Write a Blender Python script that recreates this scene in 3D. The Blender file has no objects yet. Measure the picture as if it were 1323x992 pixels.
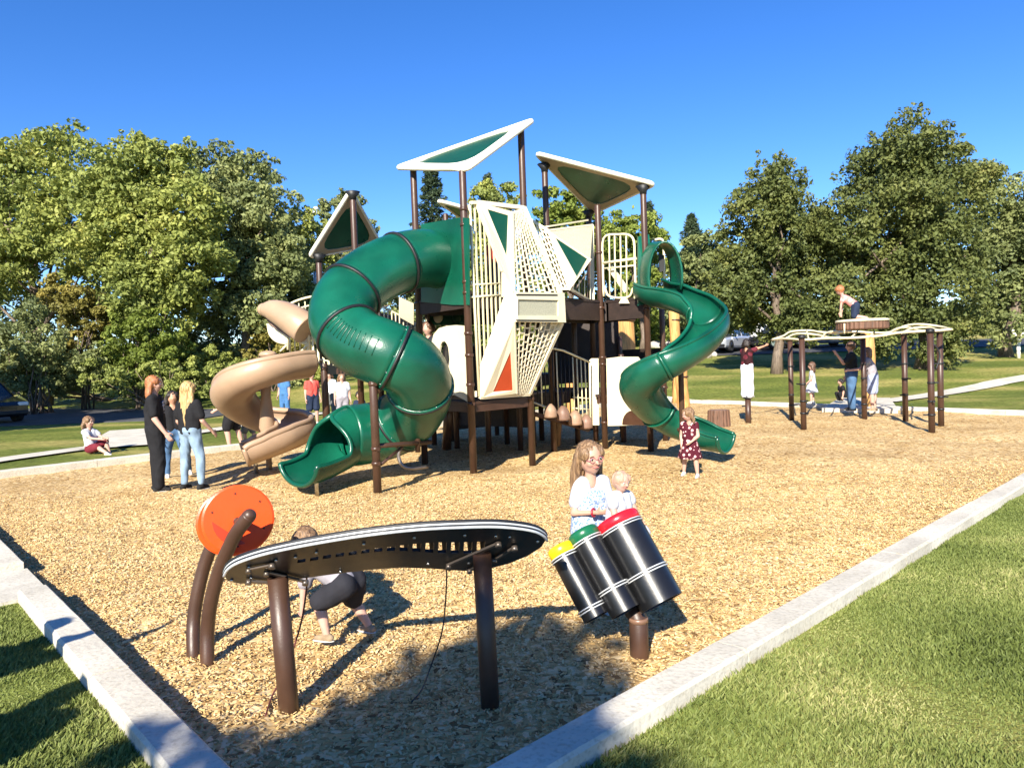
import bpy, math, random
import numpy as np
from mathutils import Vector, Matrix, Euler, noise
R = math.radians
random.seed(7); rng = np.random.default_rng(7)
SC = bpy.context.scene
COL = SC.collection
V = Vector

# ------------------------------------------------------------- camera
CAM_H = 1.75; FPX = 950.0; PITCH = R(1.81); ROLL = R(2.05)
cd = bpy.data.cameras.new("camera"); cam = bpy.data.objects.new("camera", cd); COL.objects.link(cam)
fw = V((0, math.cos(PITCH), -math.sin(PITCH))); up0 = V((0, math.sin(PITCH), math.cos(PITCH))); r0 = V((1, 0, 0))
rt = (r0*math.cos(ROLL) - up0*math.sin(ROLL)); upv = (up0*math.cos(ROLL) + r0*math.sin(ROLL))
CAMP = V((0, 0, CAM_H))
m = Matrix((rt, upv, -fw)).transposed().to_4x4(); m.translation = CAMP
cam.matrix_world = m
cd.sensor_width = 36; cd.lens = 36*FPX/1323; cd.clip_start = .05; cd.clip_end = 2000
SC.camera = cam

# ------------------------------------------------------------- sky, sun, exposure
SUN_EL = R(31); SUN_AZ = R(195.5)     # azimuth of the sun measured from +Y clockwise: behind the camera, a little to the left
w = bpy.data.worlds.new("World"); SC.world = w; w.use_nodes = True
nt = w.node_tree; bg = nt.nodes['Background']
sk = nt.nodes.new('ShaderNodeTexSky'); sk.sky_type = 'NISHITA'; sk.sun_disc = False
sk.sun_elevation = SUN_EL; sk.sun_rotation = SUN_AZ; sk.altitude = 1400; sk.air_density = 1.0; sk.dust_density = 0.0; sk.ozone_density = 3.6
hsv = nt.nodes.new('ShaderNodeHueSaturation'); hsv.inputs['Saturation'].default_value = 1.27; hsv.inputs['Hue'].default_value = .512
nt.links.new(sk.outputs[0], hsv.inputs['Color']); nt.links.new(hsv.outputs[0], bg.inputs[0]); bg.inputs[1].default_value = 0.10
sd = bpy.data.lights.new("sun", 'SUN'); sd.energy = 5.0; sd.angle = R(.5); sd.color = (1.0, .93, .80)
sun = bpy.data.objects.new("sun", sd); COL.objects.link(sun)
tosun = V((math.sin(SUN_AZ)*math.cos(SUN_EL), math.cos(SUN_AZ)*math.cos(SUN_EL), math.sin(SUN_EL)))
sun.rotation_euler = tosun.to_track_quat('Z', 'Y').to_euler(); sun.location = (0, -20, 20)
SC.view_settings.view_transform = 'Standard'; SC.view_settings.look = 'None'; SC.view_settings.gamma = 1
SC.view_settings.exposure = 1.18

# ------------------------------------------------------------- pixel of the photograph -> place in the park
def ray(px, py): return fw*FPX + rt*(px-661.5) + upv*(496-py)
def P(px, py, Y):
    d = ray(px, py); return CAMP + d*(Y/d.y)
def G(px, py, z=0.0):
    d = ray(px, py); return CAMP + d*((z-CAM_H)/d.z)
def PLN(px, py, p0, n):
    d = ray(px, py); return CAMP + d*((p0-CAMP).dot(n)/d.dot(n))

# ------------------------------------------------------------- materials
MATS = {}
def mat(name, col, rough=.5, var=.12, scale=6, bump=0., bscale=60, spec=.5, col2=None, metal=0., coat=0., trans=0.):
    if name in MATS: return MATS[name]
    M = bpy.data.materials.new(name); M.use_nodes = True; t = M.node_tree; b = t.nodes['Principled BSDF']
    c2 = col2 or tuple(c*(1-var*1.6) for c in col); c1 = tuple(min(1, c*(1+var)) for c in col)
    tc = t.nodes.new('ShaderNodeTexCoord')
    n = t.nodes.new('ShaderNodeTexNoise'); n.inputs['Scale'].default_value = scale; n.inputs['Detail'].default_value = 6
    t.links.new(tc.outputs['Object'], n.inputs['Vector'])
    r = t.nodes.new('ShaderNodeValToRGB'); r.color_ramp.elements[0].position = .32; r.color_ramp.elements[1].position = .68
    r.color_ramp.elements[0].color = (*c2, 1); r.color_ramp.elements[1].color = (*c1, 1)
    t.links.new(n.outputs['Fac'], r.inputs['Fac']); t.links.new(r.outputs['Color'], b.inputs['Base Color'])
    b.inputs['Roughness'].default_value = rough; b.inputs['Metallic'].default_value = metal
    b.inputs['Specular IOR Level'].default_value = spec
    if coat: b.inputs['Coat Weight'].default_value = coat
    mr = t.nodes.new('ShaderNodeMapRange'); mr.inputs['To Min'].default_value = max(0.02, rough-.08); mr.inputs['To Max'].default_value = min(1, rough+.1)
    n2 = t.nodes.new('ShaderNodeTexNoise'); n2.inputs['Scale'].default_value = scale*3.1; n2.inputs['Detail'].default_value = 4
    t.links.new(tc.outputs['Object'], n2.inputs['Vector']); t.links.new(n2.outputs['Fac'], mr.inputs['Value']); t.links.new(mr.outputs[0], b.inputs['Roughness'])
    if bump:
        n3 = t.nodes.new('ShaderNodeTexNoise'); n3.inputs['Scale'].default_value = bscale; n3.inputs['Detail'].default_value = 5
        bp = t.nodes.new('ShaderNodeBump'); bp.inputs['Strength'].default_value = bump; bp.inputs['Distance'].default_value = .02
        t.links.new(tc.outputs['Object'], n3.inputs['Vector']); t.links.new(n3.outputs['Fac'], bp.inputs['Height']); t.links.new(bp.outputs[0], b.inputs['Normal'])
    MATS[name] = M
    return M
green = mat('green_plastic', (.004, .088, .050), .29, .28, 1.3, .10, 45, .5)
greend = mat('dark_green_plastic', (.003, .055, .028), .4, .1, 3)
cream = mat('cream_coated_metal', (.76, .68, .44), .45, .06, 3, .05, 60)
creamp = mat('cream_plastic_panel', (.74, .66, .46), .5, .07, 2, .08, 30)
tanp = mat('tan_plastic', (.38, .255, .165), .38, .10, 1.6, .06, 30)
roofw = mat('off_white_roof_plastic', (.80, .77, .64), .45, .05, 2, .06, 30)
rooft = mat('grey_green_texture', (.30, .31, .25), .7, .12, 20, .2, 120)
brown = mat('brown_coated_steel', (.062, .030, .018), .42, .12, 5, .05, 90)
brownb = mat('brown_steel_band', (.06, .028, .016), .35, .12, 8)
deckm = mat('deck_and_shade_brown', (.030, .018, .014), .6, .15, 8, .1, 60)
black = mat('black_rubber', (.012, .012, .013), .5, .2, 8, .05, 60)
blackp = mat('black_gloss_plastic', (.009, .009, .010), .33, .2, 3, .03, 50, .6)
steel = mat('bare_steel', (.62, .62, .62), .28, .08, 10, metal=1.)
rimm = mat('white_banded_rim', (.66, .68, .70), .3, .06, 10, metal=.3)
orange = mat('orange_plastic', (.86, .075, .008), .36, .06, 3, .05, 60)
orange2 = mat('shade_dark_orange_panel', (.45, .055, .014), .45, .06, 3)  # orange darkened so the shade on this inset sits in its colour
red = mat('red_plastic', (.62, .012, .022), .25, .08, 4)
yellow = mat('yellow_plastic', (.80, .52, .01), .3, .06, 4)
gcap = mat('green_cap_plastic', (.01, .12, .05), .25, .08, 4)
stonep = mat('grey_brown_pods', (.20, .115, .08), .5, .12, 6, .1, 40)
def wood(name, c, c2):
    M = mat(name, c, .65, .1, 3, .0); t = M.node_tree; b = t.nodes['Principled BSDF']
    tc = t.nodes.new('ShaderNodeTexCoord'); mp = t.nodes.new('ShaderNodeMapping'); mp.inputs['Scale'].default_value = (9, 9, .9)
    n = t.nodes.new('ShaderNodeTexNoise'); n.inputs['Scale'].default_value = 2.4; n.inputs['Detail'].default_value = 8; n.inputs['Distortion'].default_value = 1.2
    r = t.nodes.new('ShaderNodeValToRGB'); r.color_ramp.elements[0].position = .35; r.color_ramp.elements[1].position = .6
    r.color_ramp.elements[0].color = (*c2, 1); r.color_ramp.elements[1].color = (*c, 1)
    bp = t.nodes.new('ShaderNodeBump'); bp.inputs['Strength'].default_value = .5; bp.inputs['Distance'].default_value = .02
    t.links.new(tc.outputs['Object'], mp.inputs[0]); t.links.new(mp.outputs[0], n.inputs['Vector']); t.links.new(n.outputs['Fac'], r.inputs['Fac'])
    t.links.new(r.outputs['Color'], b.inputs['Base Color']); t.links.new(n.outputs['Fac'], bp.inputs['Height']); t.links.new(bp.outputs[0], b.inputs['Normal'])
    return M
timber = wood('honey_timber', (.62, .34, .11), (.36, .17, .05))
stumpm = wood('stump_wood', (.17, .085, .05), (.07, .035, .02))
bark = wood('bark', (.20, .15, .11), (.08, .055, .04))
barkp = wood('pale_bark', (.34, .27, .20), (.17, .12, .09))

def concrete_mat():
    M = bpy.data.materials.new('concrete'); M.use_nodes = True; t = M.node_tree; b = t.nodes['Principled BSDF']
    tc = t.nodes.new('ShaderNodeTexCoord')
    def nz(s, d=8, dist=0):
        n = t.nodes.new('ShaderNodeTexNoise'); n.inputs['Scale'].default_value = s; n.inputs['Detail'].default_value = d; n.inputs['Distortion'].default_value = dist
        t.links.new(tc.outputs['Object'], n.inputs['Vector']); return n
    n = nz(1.7, 10, .6); r = t.nodes.new('ShaderNodeValToRGB'); e = r.color_ramp.elements
    e[0].position = .28; e[0].color = (.44, .405, .33, 1); e[1].position = .72; e[1].color = (.68, .635, .53, 1)
    t.links.new(n.outputs['Fac'], r.inputs['Fac'])
    n2 = nz(45, 8); r2 = t.nodes.new('ShaderNodeValToRGB'); r2.color_ramp.elements[0].position = .33; r2.color_ramp.elements[0].color = (.8, .78, .75, 1); r2.color_ramp.elements[1].position = .5; r2.color_ramp.elements[1].color = (1, 1, 1, 1)
    t.links.new(n2.outputs['Fac'], r2.inputs['Fac'])
    mx = t.nodes.new('ShaderNodeMixRGB'); mx.blend_type = 'MULTIPLY'; mx.inputs[0].default_value = 1
    t.links.new(r.outputs[0], mx.inputs[1]); t.links.new(r2.outputs[0], mx.inputs[2]); t.links.new(mx.outputs[0], b.inputs['Base Color'])
    b.inputs['Roughness'].default_value = .85
    n3 = nz(28, 12); bp = t.nodes.new('ShaderNodeBump'); bp.inputs['Strength'].default_value = .5; bp.inputs['Distance'].default_value = .01
    t.links.new(n3.outputs['Fac'], bp.inputs['Height']); t.links.new(bp.outputs[0], b.inputs['Normal'])
    return M
conc = concrete_mat()
asphalt = mat('asphalt', (.06, .06, .065), .85, .2, 1.5, .3, 120)

def grass_mat():
    M = bpy.data.materials.new('lawn_grass'); M.use_nodes = True; t = M.node_tree; b = t.nodes['Principled BSDF']
    tc = t.nodes.new('ShaderNodeTexCoord')
    def nz(s, d=6, sx=1):
        n = t.nodes.new('ShaderNodeTexNoise'); n.inputs['Scale'].default_value = s; n.inputs['Detail'].default_value = d
        mp = t.nodes.new('ShaderNodeMapping'); mp.inputs['Scale'].default_value = (1, sx, 1)
        t.links.new(tc.outputs['Object'], mp.inputs[0]); t.links.new(mp.outputs[0], n.inputs['Vector']); return n
    n = nz(.16, 5, 2.2); r = t.nodes.new('ShaderNodeValToRGB'); e = r.color_ramp.elements
    e[0].position = .36; e[0].color = (.125, .165, .035, 1); e[1].position = .64; e[1].color = (.46, .39, .14, 1)
    m2 = r.color_ramp.elements.new(.5); m2.color = (.21, .24, .055, 1)
    t.links.new(n.outputs['Fac'], r.inputs['Fac'])
    n2 = nz(9, 8); r2 = t.nodes.new('ShaderNodeValToRGB'); r2.color_ramp.elements[0].position = .3; r2.color_ramp.elements[0].color = (.5, .5, .45, 1); r2.color_ramp.elements[1].position = .7; r2.color_ramp.elements[1].color = (1.1, 1.1, 1, 1)
    t.links.new(n2.outputs['Fac'], r2.inputs['Fac'])
    mx = t.nodes.new('ShaderNodeMixRGB'); mx.blend_type = 'MULTIPLY'; mx.inputs[0].default_value = 1
    t.links.new(r.outputs[0], mx.inputs[1]); t.links.new(r2.outputs[0], mx.inputs[2]); t.links.new(mx.outputs[0], b.inputs['Base Color'])
    b.inputs['Roughness'].default_value = .9; b.inputs['Specular IOR Level'].default_value = .1
    n3 = nz(60, 8); bp = t.nodes.new('ShaderNodeBump'); bp.inputs['Strength'].default_value = .8; bp.inputs['Distance'].default_value = .04
    t.links.new(n3.outputs['Fac'], bp.inputs['Height']); t.links.new(bp.outputs[0], b.inputs['Normal'])
    return M
grassm = grass_mat()

def attr_mat(name, ramp, rough=.7, spec=.2, transl=0., nscale=.5, nmix=.5):
    """colour from a per-face value 'rnd' mixed with a noise of the place"""
    M = bpy.data.materials.new(name); M.use_nodes = True; t = M.node_tree; b = t.nodes['Principled BSDF']
    a = t.nodes.new('ShaderNodeAttribute'); a.attribute_name = 'rnd'
    tc = t.nodes.new('ShaderNodeTexCoord'); n = t.nodes.new('ShaderNodeTexNoise'); n.inputs['Scale'].default_value = nscale; n.inputs['Detail'].default_value = 4
    t.links.new(tc.outputs['Object'], n.inputs['Vector'])
    mx = t.nodes.new('ShaderNodeMix'); mx.data_type = 'FLOAT'; mx.inputs[0].default_value = nmix
    mr = t.nodes.new('ShaderNodeMapRange'); mr.inputs['From Min'].default_value = .3; mr.inputs['From Max'].default_value = .7
    t.links.new(n.outputs['Fac'], mr.inputs['Value'])
    t.links.new(a.outputs['Fac'], mx.inputs[2]); t.links.new(mr.outputs[0], mx.inputs[3])
    r = t.nodes.new('ShaderNodeValToRGB'); el = r.color_ramp.elements
    while len(el) < len(ramp): el.new(.5)
    for e, (p, c) in zip(el, ramp): e.position = p; e.color = (*c, 1)
    t.links.new(mx.outputs[0], r.inputs['Fac']); t.links.new(r.outputs[0], b.inputs['Base Color'])
    b.inputs['Roughness'].default_value = rough; b.inputs['Specular IOR Level'].default_value = spec
    if transl:
        tr = t.nodes.new('ShaderNodeBsdfTranslucent'); ms = t.nodes.new('ShaderNodeMixShader'); ms.inputs[0].default_value = transl
        t.links.new(r.outputs[0], tr.inputs[0]); t.links.new(b.outputs[0], ms.inputs[1]); t.links.new(tr.outputs[0], ms.inputs[2])
        t.links.new(ms.outputs[0], t.nodes['Material Output'].inputs[0])
    return M
chipm = attr_mat('wood_chip', [(0, (.13, .075, .03)), (.22, (.36, .225, .088)), (.55, (.59, .405, .175)), (1, (.82, .64, .375))], .75, .15, 0, 1.2, .2)
bladem = attr_mat('grass_blade', [(0, (.075, .10, .022)), (.35, (.145, .185, .042)), (.7, (.25, .28, .08)), (1, (.50, .45, .20))], .6, .25, .25, .9, .55)

def chipground_mat():
    M = bpy.data.materials.new('wood_chip_bed'); M.use_nodes = True; t = M.node_tree; b = t.nodes['Principled BSDF']
    tc = t.nodes.new('ShaderNodeTexCoord')
    nd = t.nodes.new('ShaderNodeTexNoise'); nd.inputs['Scale'].default_value = 14; t.links.new(tc.outputs['Object'], nd.inputs['Vector'])
    ad = t.nodes.new('ShaderNodeVectorMath'); ad.operation = 'MULTIPLY_ADD'; ad.inputs[1].default_value = (.05, .05, .05)
    t.links.new(nd.outputs['Color'], ad.inputs[0]); t.links.new(tc.outputs['Object'], ad.inputs[2])
    cols = []; hs = []
    for k, (sx, sy, rot) in enumerate([(42, 16, .3), (15, 38, .9)]):
        mp = t.nodes.new('ShaderNodeMapping'); mp.inputs['Scale'].default_value = (sx, sy, 8); mp.inputs['Rotation'].default_value = (0, 0, rot)
        v = t.nodes.new('ShaderNodeTexVoronoi'); v.inputs['Scale'].default_value = 1
        t.links.new(ad.outputs[0], mp.inputs[0]); t.links.new(mp.outputs[0], v.inputs['Vector'])
        cols.append(v); hs.append(v)
    sx_ = t.nodes.new('ShaderNodeSeparateColor'); t.links.new(cols[0].outputs['Color'], sx_.inputs[0])
    sy_ = t.nodes.new('ShaderNodeSeparateColor'); t.links.new(cols[1].outputs['Color'], sy_.inputs[0])
    sel = t.nodes.new('ShaderNodeMath'); sel.operation = 'GREATER_THAN'; t.links.new(sx_.outputs[1], sel.inputs[0]); t.links.new(sy_.outputs[1], sel.inputs[1])
    mv = t.nodes.new('ShaderNodeMix'); mv.data_type = 'FLOAT'; t.links.new(sel.outputs[0], mv.inputs[0]); t.links.new(sy_.outputs[0], mv.inputs[2]); t.links.new(sx_.outputs[0], mv.inputs[3])
    md = t.nodes.new('ShaderNodeMix'); md.data_type = 'FLOAT'; t.links.new(sel.outputs[0], md.inputs[0]); t.links.new(cols[1].outputs['Distance'], md.inputs[2]); t.links.new(cols[0].outputs['Distance'], md.inputs[3])
    r = t.nodes.new('ShaderNodeValToRGB'); el = r.color_ramp.elements; el.new(.3); el.new(.7)
    for e, (p, c) in zip(el, [(0, (.18, .105, .045)), (.2, (.45, .285, .12)), (.55, (.63, .44, .195)), (1, (.82, .64, .375))]): e.position = p; e.color = (*c, 1)
    t.links.new(mv.outputs[0], r.inputs['Fac'])
    # big soft patches of drier, paler chips
    nb = t.nodes.new('ShaderNodeTexNoise'); nb.inputs['Scale'].default_value = .7; nb.inputs['Detail'].default_value = 5; t.links.new(tc.outputs['Object'], nb.inputs['Vector'])
    rb = t.nodes.new('ShaderNodeValToRGB'); rb.color_ramp.elements[0].position = .3; rb.color_ramp.elements[0].color = (.74, .69, .62, 1); rb.color_ramp.elements[1].position = .66; rb.color_ramp.elements[1].color = (1.05, 1.04, 1.02, 1)
    t.links.new(nb.outputs['Fac'], rb.inputs['Fac'])
    mx = t.nodes.new('ShaderNodeMixRGB'); mx.blend_type = 'MULTIPLY'; mx.inputs[0].default_value = 1
    t.links.new(r.outputs[0], mx.inputs[1]); t.links.new(rb.outputs[0], mx.inputs[2])
    t.links.new(mx.outputs[0], b.inputs['Base Color']); b.inputs['Roughness'].default_value = .85; b.inputs['Specular IOR Level'].default_value = .15
    inv = t.nodes.new('ShaderNodeMath'); inv.operation = 'SUBTRACT'; inv.inputs[0].default_value = 1; t.links.new(md.outputs[0], inv.inputs[1])
    ad2 = t.nodes.new('ShaderNodeMath'); ad2.operation = 'MULTIPLY_ADD'; ad2.inputs[1].default_value = .8; t.links.new(mv.outputs[0], ad2.inputs[0]); t.links.new(inv.outputs[0], ad2.inputs[2])
    bp = t.nodes.new('ShaderNodeBump'); bp.inputs['Strength'].default_value = 1.0; bp.inputs['Distance'].default_value = .009
    t.links.new(ad2.outputs[0], bp.inputs['Height']); t.links.new(bp.outputs[0], b.inputs['Normal'])
    return M
chipg = chipground_mat()

# ------------------------------------------------------------- object helpers
ORG = {}
def tag(o, label=None, cat=None, group=None, kind=None):
    if label: o['label'] = label
    if cat: o['category'] = cat
    if group: o['group'] = group
    if kind: o['kind'] = kind
    return o
def thing(name, label, cat, loc=(0, 0, 0), rotz=0, group=None):
    o = bpy.data.objects.new(name, None); COL.objects.link(o); o.location = loc; o.rotation_euler = (0, 0, rotz)
    o.empty_display_size = .2
    tag(o, label, cat, group); ORG[o.name] = V(loc)
    return o
def link(name, me, m, parent=None, label=None):
    o = bpy.data.objects.new(name, me); COL.objects.link(o)
    if m is not None and not me.materials: me.materials.append(m)
    if parent is not None: o.parent = parent
    if label: o['label'] = label
    return o
def copy_tree(o, parent=None):
    c = o.copy(); COL.objects.link(c); c.parent = parent
    for ch in list(o.children): copy_tree(ch, c)
    return c
def root(o):
    while o.parent is not None: o = o.parent
    return o

class MB:
    """collects verts and faces in world (or local) coordinates"""
    def __init__(s): s.v = []; s.f = []; s.sm = []
    def add(s, vs, fs, smooth=False):
        b = len(s.v); s.v += [tuple(p) for p in vs]; s.f += [tuple(i+b for i in f) for f in fs]; s.sm += [smooth]*len(fs)
    def box(s, c, size, rot=None, bev=0):
        hx, hy, hz = [q/2 for q in size]; c = V(c); rm = rot if rot is not None else Matrix.Identity(3)
        if bev:
            pts = []
            e = bev
            prof = [(-hx+e, -hy), (hx-e, -hy), (hx, -hy+e), (hx, hy-e), (hx-e, hy), (-hx+e, hy), (-hx, hy-e), (-hx, -hy+e)]
            inn = [(x*(hx-e)/hx if hx else x, y*(hy-e)/hy if hy else y) for x, y in prof]
            rings = [[(x, y, -hz) for x, y in inn], [(x, y, -hz+e) for x, y in prof], [(x, y, hz-e) for x, y in prof], [(x, y, hz) for x, y in inn]]
            for r_ in rings: pts += r_
            fs = []
            for k in range(3):
                for i in range(8): j = (i+1) % 8; fs.append((k*8+i, k*8+j, k*8+8+j, k*8+8+i))
            fs.append(tuple(range(7, -1, -1))); fs.append(tuple(range(24, 32)))
            s.add([c + rm @ V(p) for p in pts], fs); return
        pts = [c + rm @ V((x, y, z)) for z in (-hz, hz) for x, y in ((-hx, -hy), (hx, -hy), (hx, hy), (-hx, hy))]
        s.add(pts, [(3, 2, 1, 0), (4, 5, 6, 7), (0, 1, 5, 4), (1, 2, 6, 5), (2, 3, 7, 6), (3, 0, 4, 7)])
    def beam(s, a, b, wd, ht, upd=(0, 0, 1)):
        a = V(a); b = V(b); d = (b-a); L = d.length; d.normalize(); u = V(upd); x = d.cross(u)
        if x.length < 1e-4: x = d.cross(V((0, 1, 0)))
        x.normalize(); u = x.cross(d).normalized()
        rm = Matrix((x, d, u)).transposed(); s.box((a+b)/2, (wd, L, ht), rm)
    def rings(s, rs, close=True, caps=True, smooth=True):
        n = len(rs[0]); vs = [p for r_ in rs for p in r_]; fs = []
        for k in range(len(rs)-1):
            for i in range(n if close else n-1):
                j = (i+1) % n; fs.append((k*n+i, k*n+j, (k+1)*n+j, (k+1)*n+i))
        s.add(vs, fs, smooth)
        if caps and close:
            b = len(s.v)-len(vs)
            s.f.append(tuple(b+i for i in range(n-1, -1, -1))); s.sm.append(False)
            s.f.append(tuple(b+(len(rs)-1)*n+i for i in range(n))); s.sm.append(False)
    def tube(s, pts, r, seg=10, caps=True, closed=False):
        pts = [V(p) for p in pts]; n = len(pts); rr = r if isinstance(r, (list, tuple)) else [r]*n
        out = []; ref = None
        for i, p in enumerate(pts):
            if closed: d = pts[(i+1) % n]-pts[i-1]
            else: d = pts[min(i+1, n-1)]-pts[max(i-1, 0)]
            d.normalize()
            if ref is None:
                ref = d.cross(V((0, 0, 1)))
                if ref.length < .05: ref = d.cross(V((0, 1, 0)))
            ref = (ref - d*ref.dot(d)).normalized(); u = d.cross(ref)
            out.append([p + (ref*math.cos(a)+u*math.sin(a))*rr[i] for a in [2*math.pi*k/seg for k in range(seg)]])
        if closed: out.append(out[0])
        s.rings(out, True, caps and not closed)
    def poly(s, pts, th, nrm=None):
        """flat polygon given thickness th centred on it"""
        pts = [V(p) for p in pts]
        if nrm is None:
            nrm = V((0, 0, 0))
            for i in range(len(pts)): nrm += (pts[i]-pts[0]).cross(pts[(i+1) % len(pts)]-pts[0])
        nrm = V(nrm).normalized(); n = len(pts); a = [p-nrm*th/2 for p in pts]; b = [p+nrm*th/2 for p in pts]
        s.add(a+b, [tuple(range(n-1, -1, -1)), tuple(range(n, 2*n))]+[(i, (i+1) % n, n+(i+1) % n, n+i) for i in range(n)])
    def frame(s, outer, inner, th, nrm=None):
        outer = [V(p) for p in outer]; inner = [V(p) for p in inner]; n = len(outer)
        if nrm is None:
            nrm = V((0, 0, 0))
            for i in range(n): nrm += (outer[i]-outer[0]).cross(outer[(i+1) % n]-outer[0])
        nrm = V(nrm).normalized()*th/2
        vs = [p-nrm for p in outer]+[p+nrm for p in outer]+[p-nrm for p in inner]+[p+nrm for p in inner]; fs = []
        for i in range(n):
            j = (i+1) % n
            fs += [(i, j, n+j, n+i), (n+i, n+j, 3*n+j, 3*n+i), (2*n+j, 2*n+i, 3*n+i, 3*n+j), (j, i, 2*n+i, 2*n+j)]
        s.add(vs, fs)
    def sphere(s, c, r, seg=12, rg=8, rot=None):
        c = V(c); rx, ry, rz = (r, r, r) if not isinstance(r, (tuple, list, Vector)) else r
        rm = rot if rot is not None else Matrix.Identity(3); rs = []
        for k in range(rg+1):
            t = math.pi*(k/rg); t = min(max(t, .02), math.pi-.02)
            rs.append([c + rm @ V((rx*math.sin(t)*math.cos(a), ry*math.sin(t)*math.sin(a), -rz*math.cos(t))) for a in [2*math.pi*q/seg for q in range(seg)]])
        s.rings(rs, True, True)
    def cyl(s, a, b, r, seg=14, r2=None): s.tube([a, b], [r, r if r2 is None else r2], seg)
    def mesh(s, name, org=V((0, 0, 0))):
        me = bpy.data.meshes.new(name); me.from_pydata([(p[0]-org[0], p[1]-org[1], p[2]-org[2]) for p in s.v], [], s.f)
        me.polygons.foreach_set('use_smooth', s.sm); me.update(); return me
    def build(s, name, m, parent=None, label=None, solid=0):
        org = ORG.get(root(parent).name, V((0, 0, 0))) if parent is not None else V((0, 0, 0))
        me = s.mesh(name, org); o = link(name, me, m, parent, label)
        if solid:
            md = o.modifiers.new('t', 'SOLIDIFY'); md.thickness = solid; md.offset = 0
        return o
def spline(pts, n=8):
    pts = [V(p) for p in pts]; q = [pts[0]*2-pts[1]]+pts+[pts[-1]*2-pts[-2]]; out = []
    for i in range(1, len(q)-2):
        for k in range(n):
            t = k/n; a, b, c, d = q[i-1], q[i], q[i+1], q[i+2]
            out.append(.5*((2*b)+(c-a)*t+(2*a-5*b+4*c-d)*t*t+(3*b-a-3*c+d)*t**3))
    out.append(pts[-1]); return out
def shell_rings(path, prof):
    """rings of an open profile swept on path; prof(i, n) -> list of (side, up); returns rings"""
    n = len(path); out = []
    for i, p in enumerate(path):
        d = (path[min(i+1, n-1)]-path[max(i-1, 0)]).normalized(); sd_ = d.cross(V((0, 0, 1))).normalized(); u = sd_.cross(d)
        out.append([p + sd_*a + u*b for a, b in prof(i/(n-1))])
    return out
def big_mesh(name, verts, faces_n, loops, rnd=None, smooth=False):
    """verts (N,3) array, all faces with faces_n corners, loops flat array"""
    me = bpy.data.meshes.new(name); me.vertices.add(len(verts)); me.vertices.foreach_set('co', np.ascontiguousarray(verts, dtype=np.float32).ravel())
    nf = len(loops)//faces_n; me.loops.add(len(loops)); me.loops.foreach_set('vertex_index', np.ascontiguousarray(loops, dtype=np.int32))
    me.polygons.add(nf); me.polygons.foreach_set('loop_start', np.arange(nf, dtype=np.int32)*faces_n); 
    me.update(calc_edges=True)
    if rnd is not None:
        a = me.attributes.new('rnd', 'FLOAT', 'FACE'); a.data.foreach_set('value', np.ascontiguousarray(rnd, dtype=np.float32))
    me.validate() if False else None
    return me

# ------------------------------------------------------------- ground
def lerp(a, b, t): return a+(b-a)*t
def hz(x, y):
    """height of the lawn: flat by the playground, a gentle bank to the right rear"""
    z = .05
    t = max(0, y-24-max(0, -x)*.55); z += .078*t*min(1, t/6.0) if t < 300 else 0
    return min(z, 9.0)
Lc0 = G(62, 754, .15); Lc1 = G(305, 992, .15); Rc0 = G(700, 948, .15); Rc1 = G(1323, 609, .15)
dl = (Lc1-Lc0).to_2d().normalized(); dr = (Rc1-Rc0).to_2d().normalized()
def isect(p, d, q, e):
    den = d.x*e.y-d.y*e.x; t = ((q.x-p.x)*e.y-(q.y-p.y)*e.x)/den; return p+d*t
K0 = isect(Lc0.to_2d(), dl, Rc0.to_2d(), dr)              # near corner
bL0 = G(0, 609, .12).to_2d(); bL1 = G(309, 574, .12).to_2d(); dbl = (bL1-bL0).normalized()
bR0 = G(930, 518, .10).to_2d(); bR1 = G(1323, 531, .10).to_2d(); dbr = (bR1-bR0).normalized()
K1 = isect(Rc0.to_2d(), dr, bR1, dbr)                     # right corner
K2 = isect(bL1, dbl, bR0, dbr)                            # rear corner
K3 = isect(Lc0.to_2d(), dl, bL0, dbl)                     # left corner
print('corners', K0, K1, K2, K3)
BED = [K0, K1, K2, K3]
def inside(x, y, poly, m=0.0):
    n = len(poly)
    for i in range(n):
        a = poly[i]; b = poly[(i+1) % n]
        e = (b-a); L = e.length
        if (e.x*(y-a.y)-e.y*(x-a.x))/L < m: return False
    return True
def inside_np(X, Y, poly, m=0.0):
    ok = np.ones(X.shape, bool); n = len(poly)
    for i in range(n):
        a = poly[i]; b = poly[(i+1) % n]; e = b-a; L = e.length
        ok &= ((e.x*(Y-a.y)-e.y*(X-a.x))/L >= m)
    return ok
HOLL = [(-2.95, 10.0, .07, .7), (3.75, 11.3, .07, .7), (-4.6, 11.7, .06, .7), (.85, 4.95, .03, .6), (-.8, 4.5, .03, .8), (.2, 12.3, .04, .9)]
def bedz(x, y):
    d = sum(-a*math.exp(-((x-cx)**2+(y-cy)**2)/(r*r))+a*.5*math.exp(-(math.hypot(x-cx, y-cy)-1.5*r)**2/(.3*r*r)) for cx, cy, a, r in HOLL)
    return d+.045*noise.noise(V((x*.9, y*.9, 3)))+.018*noise.noise(V((x*3, y*3, 8)))-.012+.012*noise.noise(V((x*7, y*7, 2)))
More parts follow.
